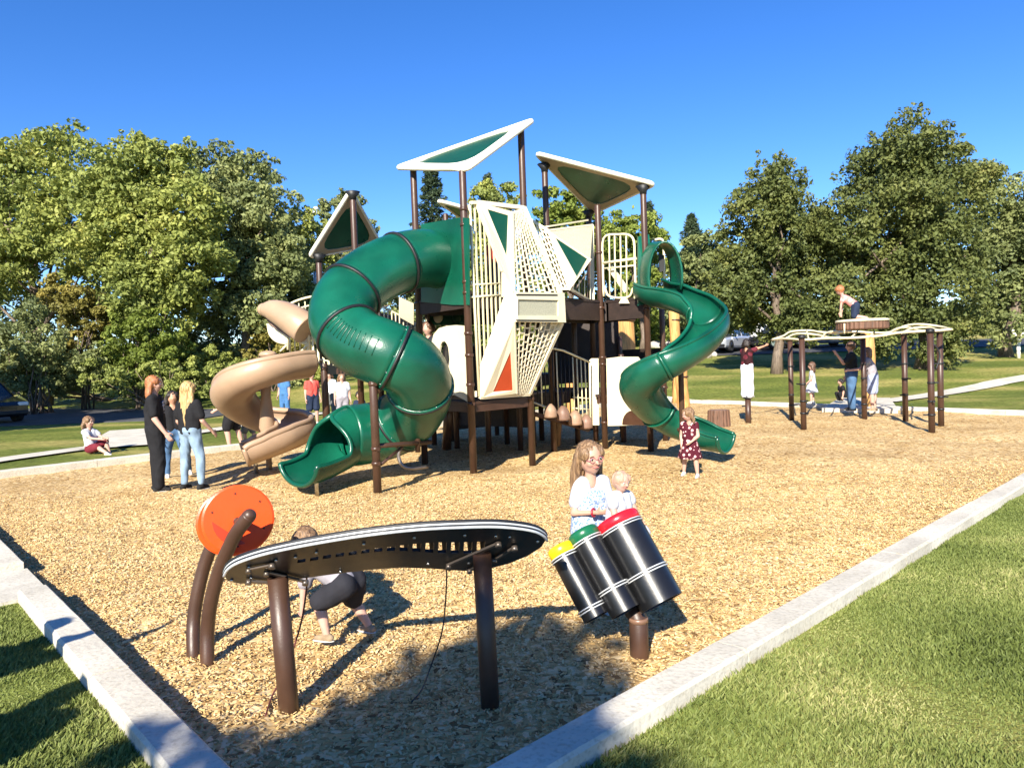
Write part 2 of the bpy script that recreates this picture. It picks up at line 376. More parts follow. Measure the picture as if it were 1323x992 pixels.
# lawn: graded sheet with a hole where the chip bed lies (quads inside the bed dropped well below)
import bmesh
xs = np.concatenate([np.linspace(-500, -60, 12), np.linspace(-52, 52, 79), np.linspace(60, 500, 12)])
ys = np.concatenate([np.linspace(-300, -20, 8), np.linspace(-12, 72, 64), np.linspace(80, 900, 14)])
nx = len(xs)
me = bpy.data.meshes.new('lawn'); me.from_pydata([(x, y, hz(x, y)) for y in ys for x in xs], [], [(j*nx+i, j*nx+i+1, (j+1)*nx+i+1, (j+1)*nx+i) for j in range(len(ys)-1) for i in range(nx-1)])
bm = bmesh.new(); bm.from_mesh(me)
for i in range(4):
    a = BED[i]; e = BED[(i+1) % 4]-a
    bmesh.ops.bisect_plane(bm, geom=bm.verts[:]+bm.edges[:]+bm.faces[:], plane_co=(a.x, a.y, 0), plane_no=(e.y, -e.x, 0))
bmesh.ops.delete(bm, geom=[f for f in bm.faces if inside(f.calc_center_median().x, f.calc_center_median().y, BED, .0)], context='FACES')
bm.to_mesh(me); bm.free(); me.polygons.foreach_set('use_smooth', [True]*len(me.polygons))
tag(link('lawn', me, grassm), kind='structure')
# chip bed: gently heaped sheet
vs = []; N = 120
A, B_, C_, D_ = [V((p.x, p.y, 0)) for p in BED]
for j in range(N+1):
    for i in range(N+1):
        u = i/N; v = (j/N)**1.3
        p = A*(1-u)*(1-v)+B_*u*(1-v)+C_*u*v+D_*(1-u)*v
        vs.append((p.x, p.y, bedz(p.x, p.y)))
mb = MB(); mb.add(vs, [(j*(N+1)+i, j*(N+1)+i+1, (j+1)*(N+1)+i+1, (j+1)*(N+1)+i) for j in range(N) for i in range(N)], True)
tag(mb.build('wood_chip_bed', chipg), kind='structure')

# loose chips lying on the near part of the bed: real little plates
def chips(n, ymax, seed, lmin, lmax):
    g = np.random.default_rng(seed)
    X = g.uniform(-8.5, 9.5, n*6); Y = 2.4+(ymax-2.4)*g.random(n*6)**.8
    ok = inside_np(X, Y, BED, .02) & (np.abs(X) < .78*Y+.3) & (g.random(n*6) < np.clip((ymax-Y)/5, 0, 1)); X = X[ok][:n]; Y = Y[ok][:n]; n = len(X)
    Z = np.array([bedz(x, y) for x, y in zip(X, Y)])
    L = g.uniform(lmin, lmax, n); W = L*g.uniform(.28, .6, n); T = g.uniform(.002, .006, n); yaw = g.uniform(0, 2*np.pi, n); pt = g.normal(0, .38, n); rl = g.normal(0, .35, n)
    cy, sy = np.cos(yaw), np.sin(yaw); cp, sp = np.cos(pt), np.sin(pt); cr, sr = np.cos(rl), np.sin(rl)
    ax = np.stack([cy*cp, sy*cp, sp], 1); side = np.stack([-sy*cr, cy*cr, sr], 1); nrm = np.cross(ax, side); nrm /= np.linalg.norm(nrm, axis=1)[:, None]
    c = np.stack([X, Y, Z+.004+np.abs(sp)*L*.35+np.abs(sr)*W*.3], 1)
    tp = g.uniform(.45, 1, n)
    pts = []
    for s1, s2, s3 in ((-1, -1, 0), (1, -1, 0), (1, 1, 0), (-1, 1, 0), (-.9, -1, 1), (.9, -1, 1), (.9, 1, 1), (-.9, 1, 1)):
        ww = W*(tp if s1 > 0 else 1)
        pts.append(c+ax*(s1*L/2)[:, None]+side*(s2*ww/2)[:, None]+nrm*(s3*T)[:, None])
    v = np.stack(pts, 1).reshape(-1, 3); base = (np.arange(n)*8)[:, None]
    q = np.array([4, 5, 6, 7, 0, 1, 5, 4, 2, 3, 7, 6, 3, 0, 4, 7])
    lp = (base+q[None]).ravel(); rnd = np.repeat(np.clip(g.beta(2.2, 1.7, n), 0, 1), 4)
    return v, lp, rnd
v, lp, rd = chips(92000, 11.5, 3, .010, .027)
tag(link('loose_wood_chips', big_mesh('chips', v, 4, lp, rd), chipm), 'tan wood chip mulch strewn over the playground bed', 'wood chips', kind='stuff')

# grass blades near the camera
def blades(n, poly_fn, ymax, seed, hgt=.036):
    g = np.random.default_rng(seed)
    X = g.uniform(-4.6, 8, n*12); Y = 2.0+(ymax-2.0)*g.random(n*12)**1.3
    ok = poly_fn(X, Y); X = X[ok][:n]; Y = Y[ok][:n]; n = len(X)
    Z = np.full(n, .045); d = np.sqrt(X*X+Y*Y)
    # tufts
    h = hgt*g.uniform(.5, 1.25, n)*(.8+.45*np.sin(X*3.1+np.sin(Y*2.3)*1.7)*np.sin(Y*2.7+X)); wd = .0026*(1+d*.17)
    yaw = g.uniform(0, 2*np.pi, n); lean = g.uniform(.2, 1.1, n); ly = g.normal(.9, 1.3, n)
    sx, sy = np.cos(yaw), np.sin(yaw); lx, l2 = np.cos(ly)*lean*h, np.sin(ly)*lean*h
    p0 = np.stack([X-sx*wd, Y-sy*wd, Z], 1); p1 = np.stack([X+sx*wd, Y+sy*wd, Z], 1)
    m1 = np.stack([X+sx*wd*.8+lx*.4, Y+sy*wd*.8+l2*.4, Z+h*.62], 1); m0 = np.stack([X-sx*wd*.8+lx*.4, Y-sy*wd*.8+l2*.4, Z+h*.62], 1)
    tp = np.stack([X+lx, Y+l2, Z+h], 1)
    v = np.stack([p0, p1, m1, tp], 1).reshape(-1, 3); b = (np.arange(n)*4)[:, None]
    lp = (b+np.array([0, 1, 2, 0, 2, 3])[None]).ravel()
    return v, lp, np.repeat(g.random(n), 2)
# ------------------------------------------------------------- kerbs, paths
KW = .2
def kerb(name, a, b, z1, label, outw, seg=2.4, z0=-.25, jit=.0):
    """concrete kerb from a to b; bed side is the line a-b, the body lies outside it; cast in lengths with open joints"""
    t = thing(name, label, 'kerb', (a.x, a.y, 0)); d = (b-a); L = d.length; d = d.normalized(); n = V((d.y, -d.x))*(outw)
    k = max(1, round(L/seg)); 
    for i in range(k):
        s0 = L*i/k+.004; s1 = L*(i+1)/k-.004; mb = MB()
        p = a+d*s0; q = a+d*s1; dz = random.uniform(-.004, .004); e = .016
        prof = [(0, z0), (0, z1-e), (e, z1), (KW-e, z1), (KW, z1-e), (KW, z0)]
        m_ = max(2, int((s1-s0)/.12)); rs = []
        for j in range(m_+1):
            w_ = p+(q-p)*(j/m_); r_ = []
            for (o, zz) in prof:
                jj = noise.noise(V((w_.x*4+o*9, w_.y*4, zz*6)))*.006
                x = w_.x+n.x*(o+jj); y = w_.y+n.y*(o+jj); r_.append((x, y, zz+dz+(jj*.5 if zz > 0 else 0)))
            rs.append(r_)
        mb.rings(rs, True, True, False); mb.build('kerb_segment', conc, t)
    return t
kerb('concrete_kerb', K0, K0+(K1-K0), .15, 'long pale concrete kerb between wood chips and the right hand lawn', 1.0)
LK = Lc0.to_2d()
kerb('concrete_kerb', K0-dl*.0, LK, .15, 'thick concrete kerb end running from lower left corner beside the shaded lawn', -1.0)
s2 = G(3, 722, .12).to_2d(); s2 = LK-dl*1.05
kerb('concrete_kerb', s2, s2-dl*4.2, .15, 'short bit of concrete kerb cut off by the left edge of the photo', -1.0)
kerb('concrete_kerb', K3, K2, .13, 'thin pale kerb behind the chips on the left, in front of the seated girl', -1.0)
kerb('concrete_kerb', K2, K1, .11, 'far concrete kerb behind the net climber, along the back lawn', -1.0)
kerb('concrete_kerb', K3, s2-dl*4.3, .14, 'concrete kerb closing the left side of the chip bed', 1.0) if False else None
# ramp slab in the gap of the left kerb
n2 = V((dl.y, -dl.x))          # points towards the lawn or the bed
if n2.dot(V((-1, -1))) < 0: n2 = -n2
def slab(name, pts, z, m, th=.12):
    mb = MB(); mb.poly([V((p[0], p[1], z-th/2)) for p in pts], th, (0, 0, 1)); return tag(mb.build(name, m), kind='structure')
g0 = LK-dl*.01; g1 = s2+dl*.01
slab('ramp_slab', [g0-n2*.02, g1-n2*.02, g1+n2*2.6, g0+n2*2.6], .075, conc, .2)
slab('footpath', [G(1062, 530, .05)[:2], G(1160, 531, .05)[:2], G(1150, 516, .05)[:2], G(1085, 516, .05)[:2]], .108, conc, .12)
def ribbon(name, pts, wd, m, dz=.012, n=10):
    pts = spline([V((p[0], p[1], 0)) for p in pts], n); mb = MB(); rs = []
    for i, p in enumerate(pts):
        d = (pts[min(i+1, len(pts)-1)]-pts[max(i-1, 0)]).normalized(); s_ = V((d.y, -d.x, 0)); r_ = []
        for k in range(7):
            q = p+s_*wd*(k/6-.5); r_.append((q.x, q.y, hz(q.x, q.y)+dz+.03))
        rs.append(r_)
    mb.rings(rs, False, False, True); return tag(mb.build(name, m), kind='structure')
def GH(px, py):
    """hit the sloping lawn"""
    d = ray(px, py).normalized(); t = 3.0
    while t < 400:
        q = CAMP+d*t
        if q.z < hz(q.x, q.y): break
        t *= 1.004
    return q
ribbon('footpath', [GH(1140, 520), GH(1200, 512), GH(1270, 500), GH(1323, 490), GH(1323, 490)+V((9, 4, 0))], .85, conc)
ribbon('footpath', [GH(-60, 606), GH(0, 596), GH(95, 583), GH(150, 576), GH(215, 566), GH(300, 553), GH(420, 534)], .75, conc)
ribbon('footpath', [GH(150, 580), GH(163, 568), GH(178, 556)], 1.5, conc, .02)
slab('car_park', [(-40, 25.5), (-11.2, 26.5), (-9.5, 38), (-40, 42)], .085, asphalt, .1)
ribbon('road', [(-6, 47.5), (10, 47), (24, 46.5), (60, 45)], 6.5, asphalt)

def right_lawn(X, Y):
    n = V((dr.y, -dr.x)); return ((X-Rc0.x)*n.x+(Y-Rc0.y)*n.y > KW+.005) & (X < .74*Y+.3) & ((X-Rc0.x)*dr.x+(Y-Rc0.y)*dr.y > -2.0)
def left_lawn(X, Y):
    n = V((-dl.y, dl.x)); 
    if n.x > 0: n = -n
    return ((X-Lc0.x)*n.x+(Y-Lc0.y)*n.y > KW+.005) & (X > -.74*Y-.3) & ((X-Lc0.x)*dl.x+(Y-Lc0.y)*dl.y > .02)
va, la, ra = blades(150000, right_lawn, 10.5, 11); vb, lb, rb_ = blades(50000, left_lawn, 5.8, 12)
tag(link('lawn_grass', big_mesh('blades_right', va, 3, la, ra), bladem), 'mown green grass with dry patches filling the lower right corner', 'grass', kind='stuff')
tag(link('lawn_grass', big_mesh('blades_left', vb, 3, lb, rb_), bladem), 'mown green grass behind the kerb in the lower left corner', 'grass', kind='stuff')

# ------------------------------------------------------------- trees
def leafcloud(lobes, nleaf, size, seed, clump=.75, up=.25, cscale=.34, droop=0., elong=1.0):
    """lobes: (centre, radius, weight); leaves sit on small clumps spread through and over the lobes"""
    g = np.random.default_rng(seed); ctr = np.array([tuple(c) for c, r in lobes]); rad = np.array([r for c, r in lobes])
    w_ = rad**2; w_ /= w_.sum(); nc = max(24, int(nleaf/58))
    k = g.choice(len(lobes), nc, p=w_)
    d = g.normal(size=(nc, 3)); d /= np.linalg.norm(d, axis=1)[:, None]
    rr = g.uniform(.30, 1.08, nc)**.6
    cc = ctr[k]+d*(rad[k]*rr)[:, None]; cr = np.minimum(rad[k]*.62, rad.max()*.75*cscale)*g.uniform(.4, 1.3, nc)
    tint = np.clip(g.normal(.5, .24, nc), 0, 1)
    j = g.choice(nc, nleaf, p=(cr**2)/(cr**2).sum())
    e = g.normal(size=(nleaf, 3)); e[:, 2] += up; e /= np.linalg.norm(e, axis=1)[:, None]
    c = cc[j]+e*(cr[j]*g.uniform(.3, 1.12, nleaf)**.7)[:, None]*np.array([1, 1, .72]); c[:, 2] -= droop*g.random(nleaf)
    n = e+g.normal(size=(nleaf, 3))*.75+np.array([0, 0, .35]); n /= np.linalg.norm(n, axis=1)[:, None]
    t = np.cross(n, g.normal(size=(nleaf, 3))); t /= np.linalg.norm(t, axis=1)[:, None]; b = np.cross(n, t)
    s = size*g.uniform(.55, 1.3, nleaf)[:, None]
    v = np.stack([c-t*s*.55*elong, c-b*s*.32+n*s*.08, c+t*s*.55*elong, c+b*s*.32+n*s*.08], 1).reshape(-1, 3)
    return v, np.arange(nleaf*4), np.clip(tint[j]*.65+g.random(nleaf)*.35, 0, 1)
leafA = attr_mat('leaves_olive', [(0, (0.118, 0.143, 0.046)), (0.35, (0.214, 0.256, 0.065)), (0.7, (0.354, 0.38, 0.09)), (1, (0.62, 0.531, 0.153))], .6, .3, .3, .25, .45)
leafB = attr_mat('leaves_grey_green', [(0, (0.084, 0.111, 0.051)), (0.4, (0.179, 0.212, 0.078)), (0.75, (0.309, 0.334, 0.123)), (1, (0.474, 0.466, 0.185))], .6, .3, .3, .3, .4)
leafC = attr_mat('leaves_deep_green', [(0, (0.05, 0.068, 0.025)), (0.4, (0.108, 0.132, 0.037)), (0.75, (0.182, 0.198, 0.054)), (1, (0.291, 0.263, 0.087))], .6, .3, .25, .3, .4)
leafD = attr_mat('leaves_bright', [(0, (0.088, 0.12, 0.022)), (0.4, (0.175, 0.228, 0.039)), (0.75, (0.288, 0.336, 0.066)), (1, (0.425, 0.432, 0.11))], .6, .3, .35, .4, .4)
leafE = attr_mat('needles_dark', [(0, (.018, .035, .018)), (.5, (.04, .066, .032)), (1, (.085, .11, .05))], .6, .3, .1, .4, .4)
leafF = attr_mat('leaves_yellowing', [(0, (0.108, 0.108, 0.03)), (0.4, (0.228, 0.204, 0.048)), (0.75, (0.36, 0.3, 0.072)), (1, (0.504, 0.384, 0.108))], .6, .3, .3, .3, .5)
def limb_path(a, b, k, seed):
    g = random.Random(seed); a = V(a); b = V(b); L = (b-a).length; out = []
    for i in range(k+1):
        t = i/k; w_ = math.sin(t*math.pi)*L*.06
        out.append(a.lerp(b, t)+V((g.uniform(-w_, w_), g.uniform(-w_, w_), g.uniform(-w_, w_)*.4)))
    return out
def tree(label, base, lobes, m, nleaf, size, tr, cat='tree', name='tree', group=None, bk=bark, seed=1, **kw):
    base = V(base); t = thing(name, label, cat, base, 0, group); lb = [(V(c)-base, r) for c, r in lobes]
    v, lp, rd = leafcloud([(tuple(c), r) for c, r in lb], nleaf, size, seed, **kw)
    me = big_mesh('crown', v, 4, lp, rd); link('crown' if cat == 'tree' else 'foliage', me, m, t)
    if tr > 0:
        mb = MB(); zt = max(c.z for c, r in lb); mid = V((sum(c.x*r for c, r in lb)/sum(r for c, r in lb), sum(c.y*r for c, r in lb)/sum(r for c, r in lb), zt*.8))
        pth = limb_path((0, 0, -.3), mid, 7, seed); mb.tube([base+p for p in pth], [tr*(1.35 if i == 0 else 1-.12*i) for i in range(8)], 10)
        for i, (c, r) in enumerate([b_ for b_ in lb if b_[1] > .9]):
            s_ = pth[min(6, 2+i % 4)]; q = limb_path(s_, c+(c-s_).normalized()*r*.1, 5, seed*31+i); mb.tube([base+p for p in q], [tr*.36*(1-.17*j) for j in range(6)], 6)
        mb.build('trunk', bk, t)
    else:
        mb = MB()
        for i, (c, r) in enumerate(lb[:8]):
            q = limb_path((random.uniform(-.2, .2), random.uniform(-.2, .2), -.1), c, 4, seed*17+i); mb.tube([base+p for p in q], [.05, .04, .03, .02, .01], 5)
        mb.build('stems', bk, t)
    return t
def lob(lst, Y, jit=1.2, seed=0):
    """(px, py, radius px) lobes placed at about depth Y with real radii"""
    g = random.Random(seed+int(Y*10)); out = []
    for (x, y, r) in lst:
        yy = Y+g.uniform(-jit, jit); out.append((P(x, y, yy), r*yy/FPX))
        if r > 22 and Y < 60:
            for _ in range(3):
                a = g.uniform(-2.7, -.45); k = g.uniform(.98, 1.2)*r; out.append((P(x+math.cos(a)*k, y+math.sin(a)*k, yy), g.uniform(.16, .30)*r*yy/FPX))
    return out
def tbase(px, Y): 
    p = P(px, 470, Y); return V((p.x, p.y, hz(p.x, p.y)))
T = [
 # left mass
 ('tall tree with ragged pale crown at the far left edge', 55, 41, [(20,225,45),(70,215,45),(110,235,45),(30,285,55),(95,290,55),(10,340,45),(65,345,55),(-45,250,60),(-40,330,60),(120,340,40),(70,190,20)], leafA, 34000, .25, .3, 5),
 ('big olive green tree with ragged top, third from the left edge', 190, 37, [(170,215,38),(215,225,42),(140,255,42),(190,275,50),(240,270,45),(150,320,48),(205,335,50),(250,330,45),(180,380,42),(235,385,40),(190,190,16),(235,200,14)], leafA, 46000, .22, .3, 6),
 ('wide grey green tree whose crown ends left of the small roof', 315, 40, [(280,225,36),(320,240,38),(350,275,36),(290,285,45),(335,325,45),(300,355,45),(365,340,35),(270,390,40),(330,395,42),(375,385,32),(300,205,14),(340,215,12)], leafB, 40000, .22, .28, 17),
 ('bright leafy small tree close behind the spiral slide', 385, 45, [(380,295,28),(405,320,30),(370,340,30),(400,370,34),(365,400,32),(410,410,30),(395,275,10)], leafA, 18000, .22, .18, 8),
 ('thin airy tree with pale sparse crown behind the small roof', 440, 52, [(430,275,22),(455,270,20),(470,295,22),(425,310,24),(450,325,28),(480,335,22),(440,250,9)], leafB, 7000, .24, .15, 9),
 # behind the play structure
 ('yellow green tree seen right of the tall roof post', 735, 50, [(715,270,26),(745,275,26),(700,295,24),(735,310,32),(765,300,24),(785,310,24)], leafD, 12000, .25, .2, 12),
 ('rounded green tree seen between the two big roofs', 640, 58, [(625,255,20),(645,250,18),(635,280,30),(660,285,26),(610,290,24),(640,310,30)], leafA, 9000, .27, .2, 13),
 ('yellow green tree behind the right slide hood', 830, 52, [(800,300,24),(830,295,24),(815,330,28),(845,320,22),(790,340,24),(850,350,22),(820,370,26)], leafD, 11000, .25, .2, 14),
 # right
 ('round leafy tree with lime clumps, left of the tallest tree', 1003, 33, [(1000,240,34),(980,280,42),(1000,300,48),(940,400,32),(990,400,44),(1040,415,30),(1060,390,34),(1060,300,30),(1025,285,38),(960,325,38),(1005,330,42),(1045,340,38),(945,370,36),(990,380,40),(1040,390,38),(1005,215,14),(1035,415,24),(955,395,26)], leafC, 60000, .165, .24, 21),
 ('tallest broad tree at the right with grey green crown', 1190, 33, [(1180,185,40),(1145,215,40),(1075,330,40),(1085,390,40),(1130,430,34),(1170,230,50),(1190,280,55),(1215,440,30),(1215,210,36),(1110,245,34),(1175,255,50),(1235,265,40),(1095,295,38),(1150,310,50),(1210,320,50),(1105,350,42),(1165,370,50),(1230,380,46),(1265,230,24),(1120,400,38),(1185,415,36),(1240,420,34),(1185,155,16),(1155,165,12),(1250,330,34)], leafC, 90000, .165, .3, 22),
 ('tree partly cut off by the right edge with dense crown', 1300, 37, [(1275,235,24),(1310,265,36),(1290,305,42),(1335,310,50),(1280,355,42),(1325,370,50),(1290,400,36),(1370,300,60),(1370,390,60),(1300,425,22)], leafB, 42000, .2, .3, 23),
 ('hazy bushy tree left of the lime clumped tree', 905, 50, [(905,330,24),(930,345,28),(890,360,28),(915,385,32),(880,400,26),(945,395,26),(925,300,12),(860,390,22)], leafB, 15000, .25, .2, 24),
]
for i, (lab, bx, Y, lst, m, nl, sz, tr, sd_) in enumerate(T):
    tree(lab, tbase(bx, Y), lob(lst, Y, 1.7, i), m, nl, sz, tr, seed=sd_, bk=bark)
T2 = [
 ('dense olive tree low behind the left tower and the small roof', 480, 50, [(430,360,34),(470,350,32),(510,340,30),(545,330,28),(450,400,36),(495,390,36),(540,380,34),(420,420,30),(470,430,34),(520,430,34)], leafB, 19000, .25, .2, 31),
 ('dense green tree filling the gap below the high roofs', 650, 56, [(590,330,30),(630,335,32),(670,330,32),(600,375,34),(650,380,36),(700,360,34),(620,420,34),(680,420,36),(580,420,30)], leafA, 19000, .26, .2, 32),
 ('dense yellow green tree behind the right hand barrier', 790, 56, [(730,350,32),(770,345,32),(810,350,30),(740,395,34),(785,395,36),(830,395,32),(760,430,30),(820,430,32),(860,425,28)], leafD, 19000, .26, .2, 33),
 ('dark low tree in the middle of the left mass', 240, 44, [(120,300,50),(60,400,46),(300,430,40),(330,460,30),(240,465,30),(0,400,50),(120,420,44),(200,430,40),(270,440,36),(340,430,34),(390,430,30),(390,360,34),(-50,410,50),(300,300,50),(220,350,50),(160,380,46)], leafB, 26000, .26, .22, 34),
]
for i, (lab, bx, Y, lst, m, nl, sz, tr, sd_) in enumerate(T2):
    tree(lab, tbase(bx, Y), lob(lst, Y, 1.8, 30+i), m, nl, sz, tr, seed=sd_)
# far tree line seen low between the trunks
lo = [(x, 430+6*math.sin(x), 30+random.uniform(-6, 10)) for x in range(430, 1400, 26)]
tree('dense low belt of dark trees beyond the road, behind the parked cars', tbase(900, 66), lob(lo, 66, 3, 4), leafC, 26000, .44, .0, cat='tree belt', name='tree_belt', seed=40)
lo = [(x, 478+8*math.sin(x), 30+random.uniform(-6, 10)) for x in range(-200, 400, 26)]
tree('dark undergrowth belt below the left hand trees', tbase(150, 41), lob(lo, 41, 2, 4), leafB, 28000, .27, .0, cat='undergrowth', name='undergrowth', seed=41)
# shrubs in front of the left trees
for i, (lab, bx, Y, lst, m, nl, sz) in enumerate([
 ('feathery bright green willow-like shrub at the road edge', 180, 35, [(165,440,30),(195,430,30),(210,465,26),(150,470,24),(185,480,26),(225,445,20)], leafD, 17000, .15),
 ('grey green shrub at the far left, above the dark car', 45, 34, [(30,440,32),(60,450,30),(20,480,26),(70,480,24),(45,400,20),(-20,450,40)], leafB, 16000, .15),
 ('low rust tinted shrub behind the tan spiral slide', 355, 38, [(345,430,22),(370,440,24),(330,450,20),(390,445,20)], leafF, 7000, .16),
 ('low green shrub row left of the tan spiral slide', 275, 37, [(250,470,18),(275,465,18),(300,470,16),(320,478,14),(400,478,16)], leafA, 9000, .14),
 ('brownish bush in the shade between the two left trees', 110, 37, [(95,395,26),(120,410,28),(100,440,22),(75,380,22)], leafF, 9000, .18),
 ('pale low shrub thicket at the foot of the bright shrub', 205, 33.5, [(120,485,22),(150,495,22),(200,492,24),(240,485,24),(275,492,20),(300,485,20)], leafA, 9000, .14),
 ('grey green low thicket behind the dark vehicle', 60, 34.5, [(-10,480,26),(30,490,24),(80,490,24),(110,470,24)], leafB, 8000, .15)]):
    tree(lab, tbase(bx, Y), lob(lst, Y, .8, 50+i), m, nl, sz, 0, cat='shrub', name='shrub', seed=50+i)
# conifers
def conifer(label, px, Y, ytop, ybot, hw, seed, nl=14000):
    top = P(px, ytop, Y); bot = P(px, ybot, Y); base = V((top.x, top.y, hz(top.x, top.y))); g = np.random.default_rng(seed)
    H = top.z-base.z; Rm = hw*Y/FPX; t = thing('conifer', label, 'tree', base)
    vs = []; rd = []
    nb = 150; per = nl//nb
    for i in range(nb):
        f = (i+.5)/nb; z = H*(1-f*.9); a = i*2.399+g.normal()*.3; L = Rm*(f**.75)*g.uniform(.65, 1.15)+.15
        s = g.random(per)**.7; x = np.cos(a)*L*s; y = np.sin(a)*L*s; zz = z-L*.22*s+.18*L*s*s
        wdt = (.12+.18*L*(1-s))
        c = np.stack([x-np.sin(a)*g.normal(0, 1, per)*wdt, y+np.cos(a)*g.normal(0, 1, per)*wdt, zz+g.normal(0, .10, per)], 1)
        dd = g.normal(size=(per, 3))*.6+np.array([np.cos(a), np.sin(a), .15]); dd /= np.linalg.norm(dd, axis=1)[:, None]; q = np.cross(dd, g.normal(size=(per, 3))); q /= np.linalg.norm(q, axis=1)[:, None]
        sz = .3*g.uniform(.6, 1.3, per)[:, None]
        vs.append(np.stack([c-dd*sz*.6, c-q*sz*.16, c+dd*sz*.6, c+q*sz*.16], 1).reshape(-1, 3)); rd.append(np.clip(g.random(per)*.6+g.random()*.4, 0, 1))
    v = np.concatenate(vs); link('crown', big_mesh('needles', v, 4, np.arange(len(v)), np.concatenate(rd)), leafE, t)
    mb = MB(); mb.tube([base+V((0, 0, -.2)), base+V((0, 0, H*.5)), base+V((0, 0, H*.97))], [.22, .14, .03], 8); mb.build('trunk', bark, t)
conifer('dark spruce rising behind the left post of the tall roof', 556, 56, 205, 400, 52, 61)
conifer('dark spruce peeking above the deck between the roofs', 630, 62, 226, 380, 40, 62, 9000)
conifer('dark pointed conifer left of the right hand trees', 893, 60, 278, 430, 40, 63, 11000)
conifer('dark conifer top just right of the sloping roof corner', 838, 64, 262, 400, 34, 64, 8000)
# trees outside the frame whose shade falls into it
tree('young tree behind the photographer whose crown shades the near chips', (-2.75, -7.2, .05), [(V((-3.05, -7.0, 6.45)), .75), (V((-3.4, -7.6, 6.4)), .55), (V((-2.9, -7.6, 5.7)), 1.0), (V((-2.6, -7.4, 6.0)), .7), (V((-3.9, -7.9, 5.8)), .55), (V((-2.9, -8.0, 4.6)), 1.25), (V((-2.35, -4.6, 5.3)), .42), (V((-3.7, -5.3, 4.9)), .55), (V((-2.65, -5.6, 4.8)), .85), (V((-2.3, -6.9, 4.9)), .6)], leafC, 13000, .2, .12, seed=71, cscale=.5)
for i, (x, y, h, r) in enumerate([(-22.4, 19.2, 6.5, 3.2), (-18.8, 19.6, 6, 2.6), (-25.5, 19.5, 7, 3.2), (-30, 17, 8, 3.2)]):
    tree(['rounded shade tree outside the left edge, nearest the playground', 'smaller shade tree outside the left edge beside the asphalt', 'tall shade tree outside the left edge, behind two others', 'leftmost shade tree far outside the left edge'][i], (x, y, .05), [(V((x+random.uniform(-1, 1)*r*.5, y+random.uniform(-1, 1)*r*.5, h+random.uniform(-1.4, 1.2))), r*.75) for _ in range(9)], leafC, 9000, .38, .2, seed=80+i, group='shade trees left of the frame')
# ------------------------------------------------------------- the big play structure: ONE thing, everything bolted to it is a part
def q(px, py, Y): return P(px, py, Y)
A0 = G(612, 612); F0 = G(688, 598); C0 = G(782, 579); D0 = G(841, 583); G0 = G(549, 600)
pA, pF, pC, pD, pG = [V((p.x, p.y, 0)) for p in (A0, F0, C0, D0, G0)]
def col(px, py, Y): p = P(px, py, Y); return V((p.x, p.y, 0))
pE = col(704, 230, 13.9); pQ = col(761, 285, 15.4)
pH = col(456, 262, 13.5); pI = col(413, 360, 14.0); pJ = col(485, 330, 14.9); pK = col(575, 266, 16.4)
DK = 2.85; MD = 1.83; LD = 1.14
ps = thing('play_structure', 'large multi tower play structure with green tube slide, angular roofs and cream climbing towers', 'play structure', (pA.x, pA.y, 0))
PR = .057
def post(b, zt, bands=(), label=None, r=PR, z0=-.25):
    mb = MB(); mb.tube([b+V((0, 0, z0)), b+V((0, 0, zt-.02)), b+V((0, 0, zt))], [r, r, r*.86], 18); o = mb.build('post', brown, ps, label)
    for z in bands:
        mb = MB(); mb.tube([b+V((0, 0, z-.025)), b+V((0, 0, z-.022)), b+V((0, 0, z+.022)), b+V((0, 0, z+.025))], [r, r+.011, r+.011, r], 18)
        a = -1.0; mb.box(b+V((math.cos(a)*(r+.018), math.sin(a)*(r+.018), z)), (.03, .04, .045), Matrix.Rotation(a, 3, 'Z')); mb.build('clamp_band', brownb, o)
    return o
# roofs ------------------------------------------------------
def roof(corners, topm, undm, label, th=.07, bulge=.1, ins=.66):
    """three sided roof plate with rounded tips and a green inset panel"""
    c = [V(p) for p in corners]; n = (c[1]-c[0]).cross(c[2]-c[0]).normalized()
    if n.z < 0: n = -n
    cen = (c[0]+c[1]+c[2])/3; out = []
    for i in range(3):
        a, b, d = c[i-1], c[i], c[(i+1) % 3]; r = .055
        p0 = b+(a-b).normalized()*r*2.2; p1 = b+(d-b).normalized()*r*2.2
        for k in range(5):
            t = k/4; out.append(p0*(1-t)**2+b*2*t*(1-t)+p1*t*t)
        for k in range(1, 5): 
            t = k/5; w_ = p1.lerp(d+(b-d).normalized()*r*2.2, t); out.append(w_+(cen-w_).normalized()*math.sin(math.pi*t)*-.0)
    inn = []
    m_ = len(out); ic = [cen+(p-cen)*.80 for p in c]
    for i in range(3):
        a, b, d = ic[i-1], ic[i], ic[(i+1) % 3]; k_ = .30; p0 = b+(a-b)*k_; p1 = b+(d-b)*k_; e0 = d+(b-d)*k_
        for k in range(5): t = k/4; inn.append(p0*(1-t)**2+b*2*t*(1-t)+p1*t*t)
        for k in range(1, 5): inn.append(p1.lerp(e0, k/5))
    mb = MB(); mb.frame(out, inn, th, n)
    # turned down rim
    o = mb.build('roof', topm, ps, label); mb = MB(); mb.tube([p+n*.0 for p in out], .042, 8, closed=True); mb.build('roof_rim', roofw, o)
    mb = MB(); mb.poly([p-n*.004 for p in inn], .02, n); mb.build('roof_inset', undm, o)
    return o
roofu = mat('shade_tan_roof_plastic', (.42, .32, .20), .5, .06, 2, .06, 30)  # tan colour carries the shade on the cream roof undersides
rA = q(604, 219, pA.y-.12); rF = q(690, 155, pF.y+.05); rG = q(512, 217, pG.y+.12)
roof([rA, rF, rG], roofw, greend, 'high off white three sided roof with long grey green inset')
rE = q(692, 198, pE.y-.25); rD = q(846, 238, pD.y-.15); rQ = q(767, 275, pQ.y+.1)
roof([rE, rD, rQ], roofu, green, 'tilted roof over the right hand deck with dark green underside inset')
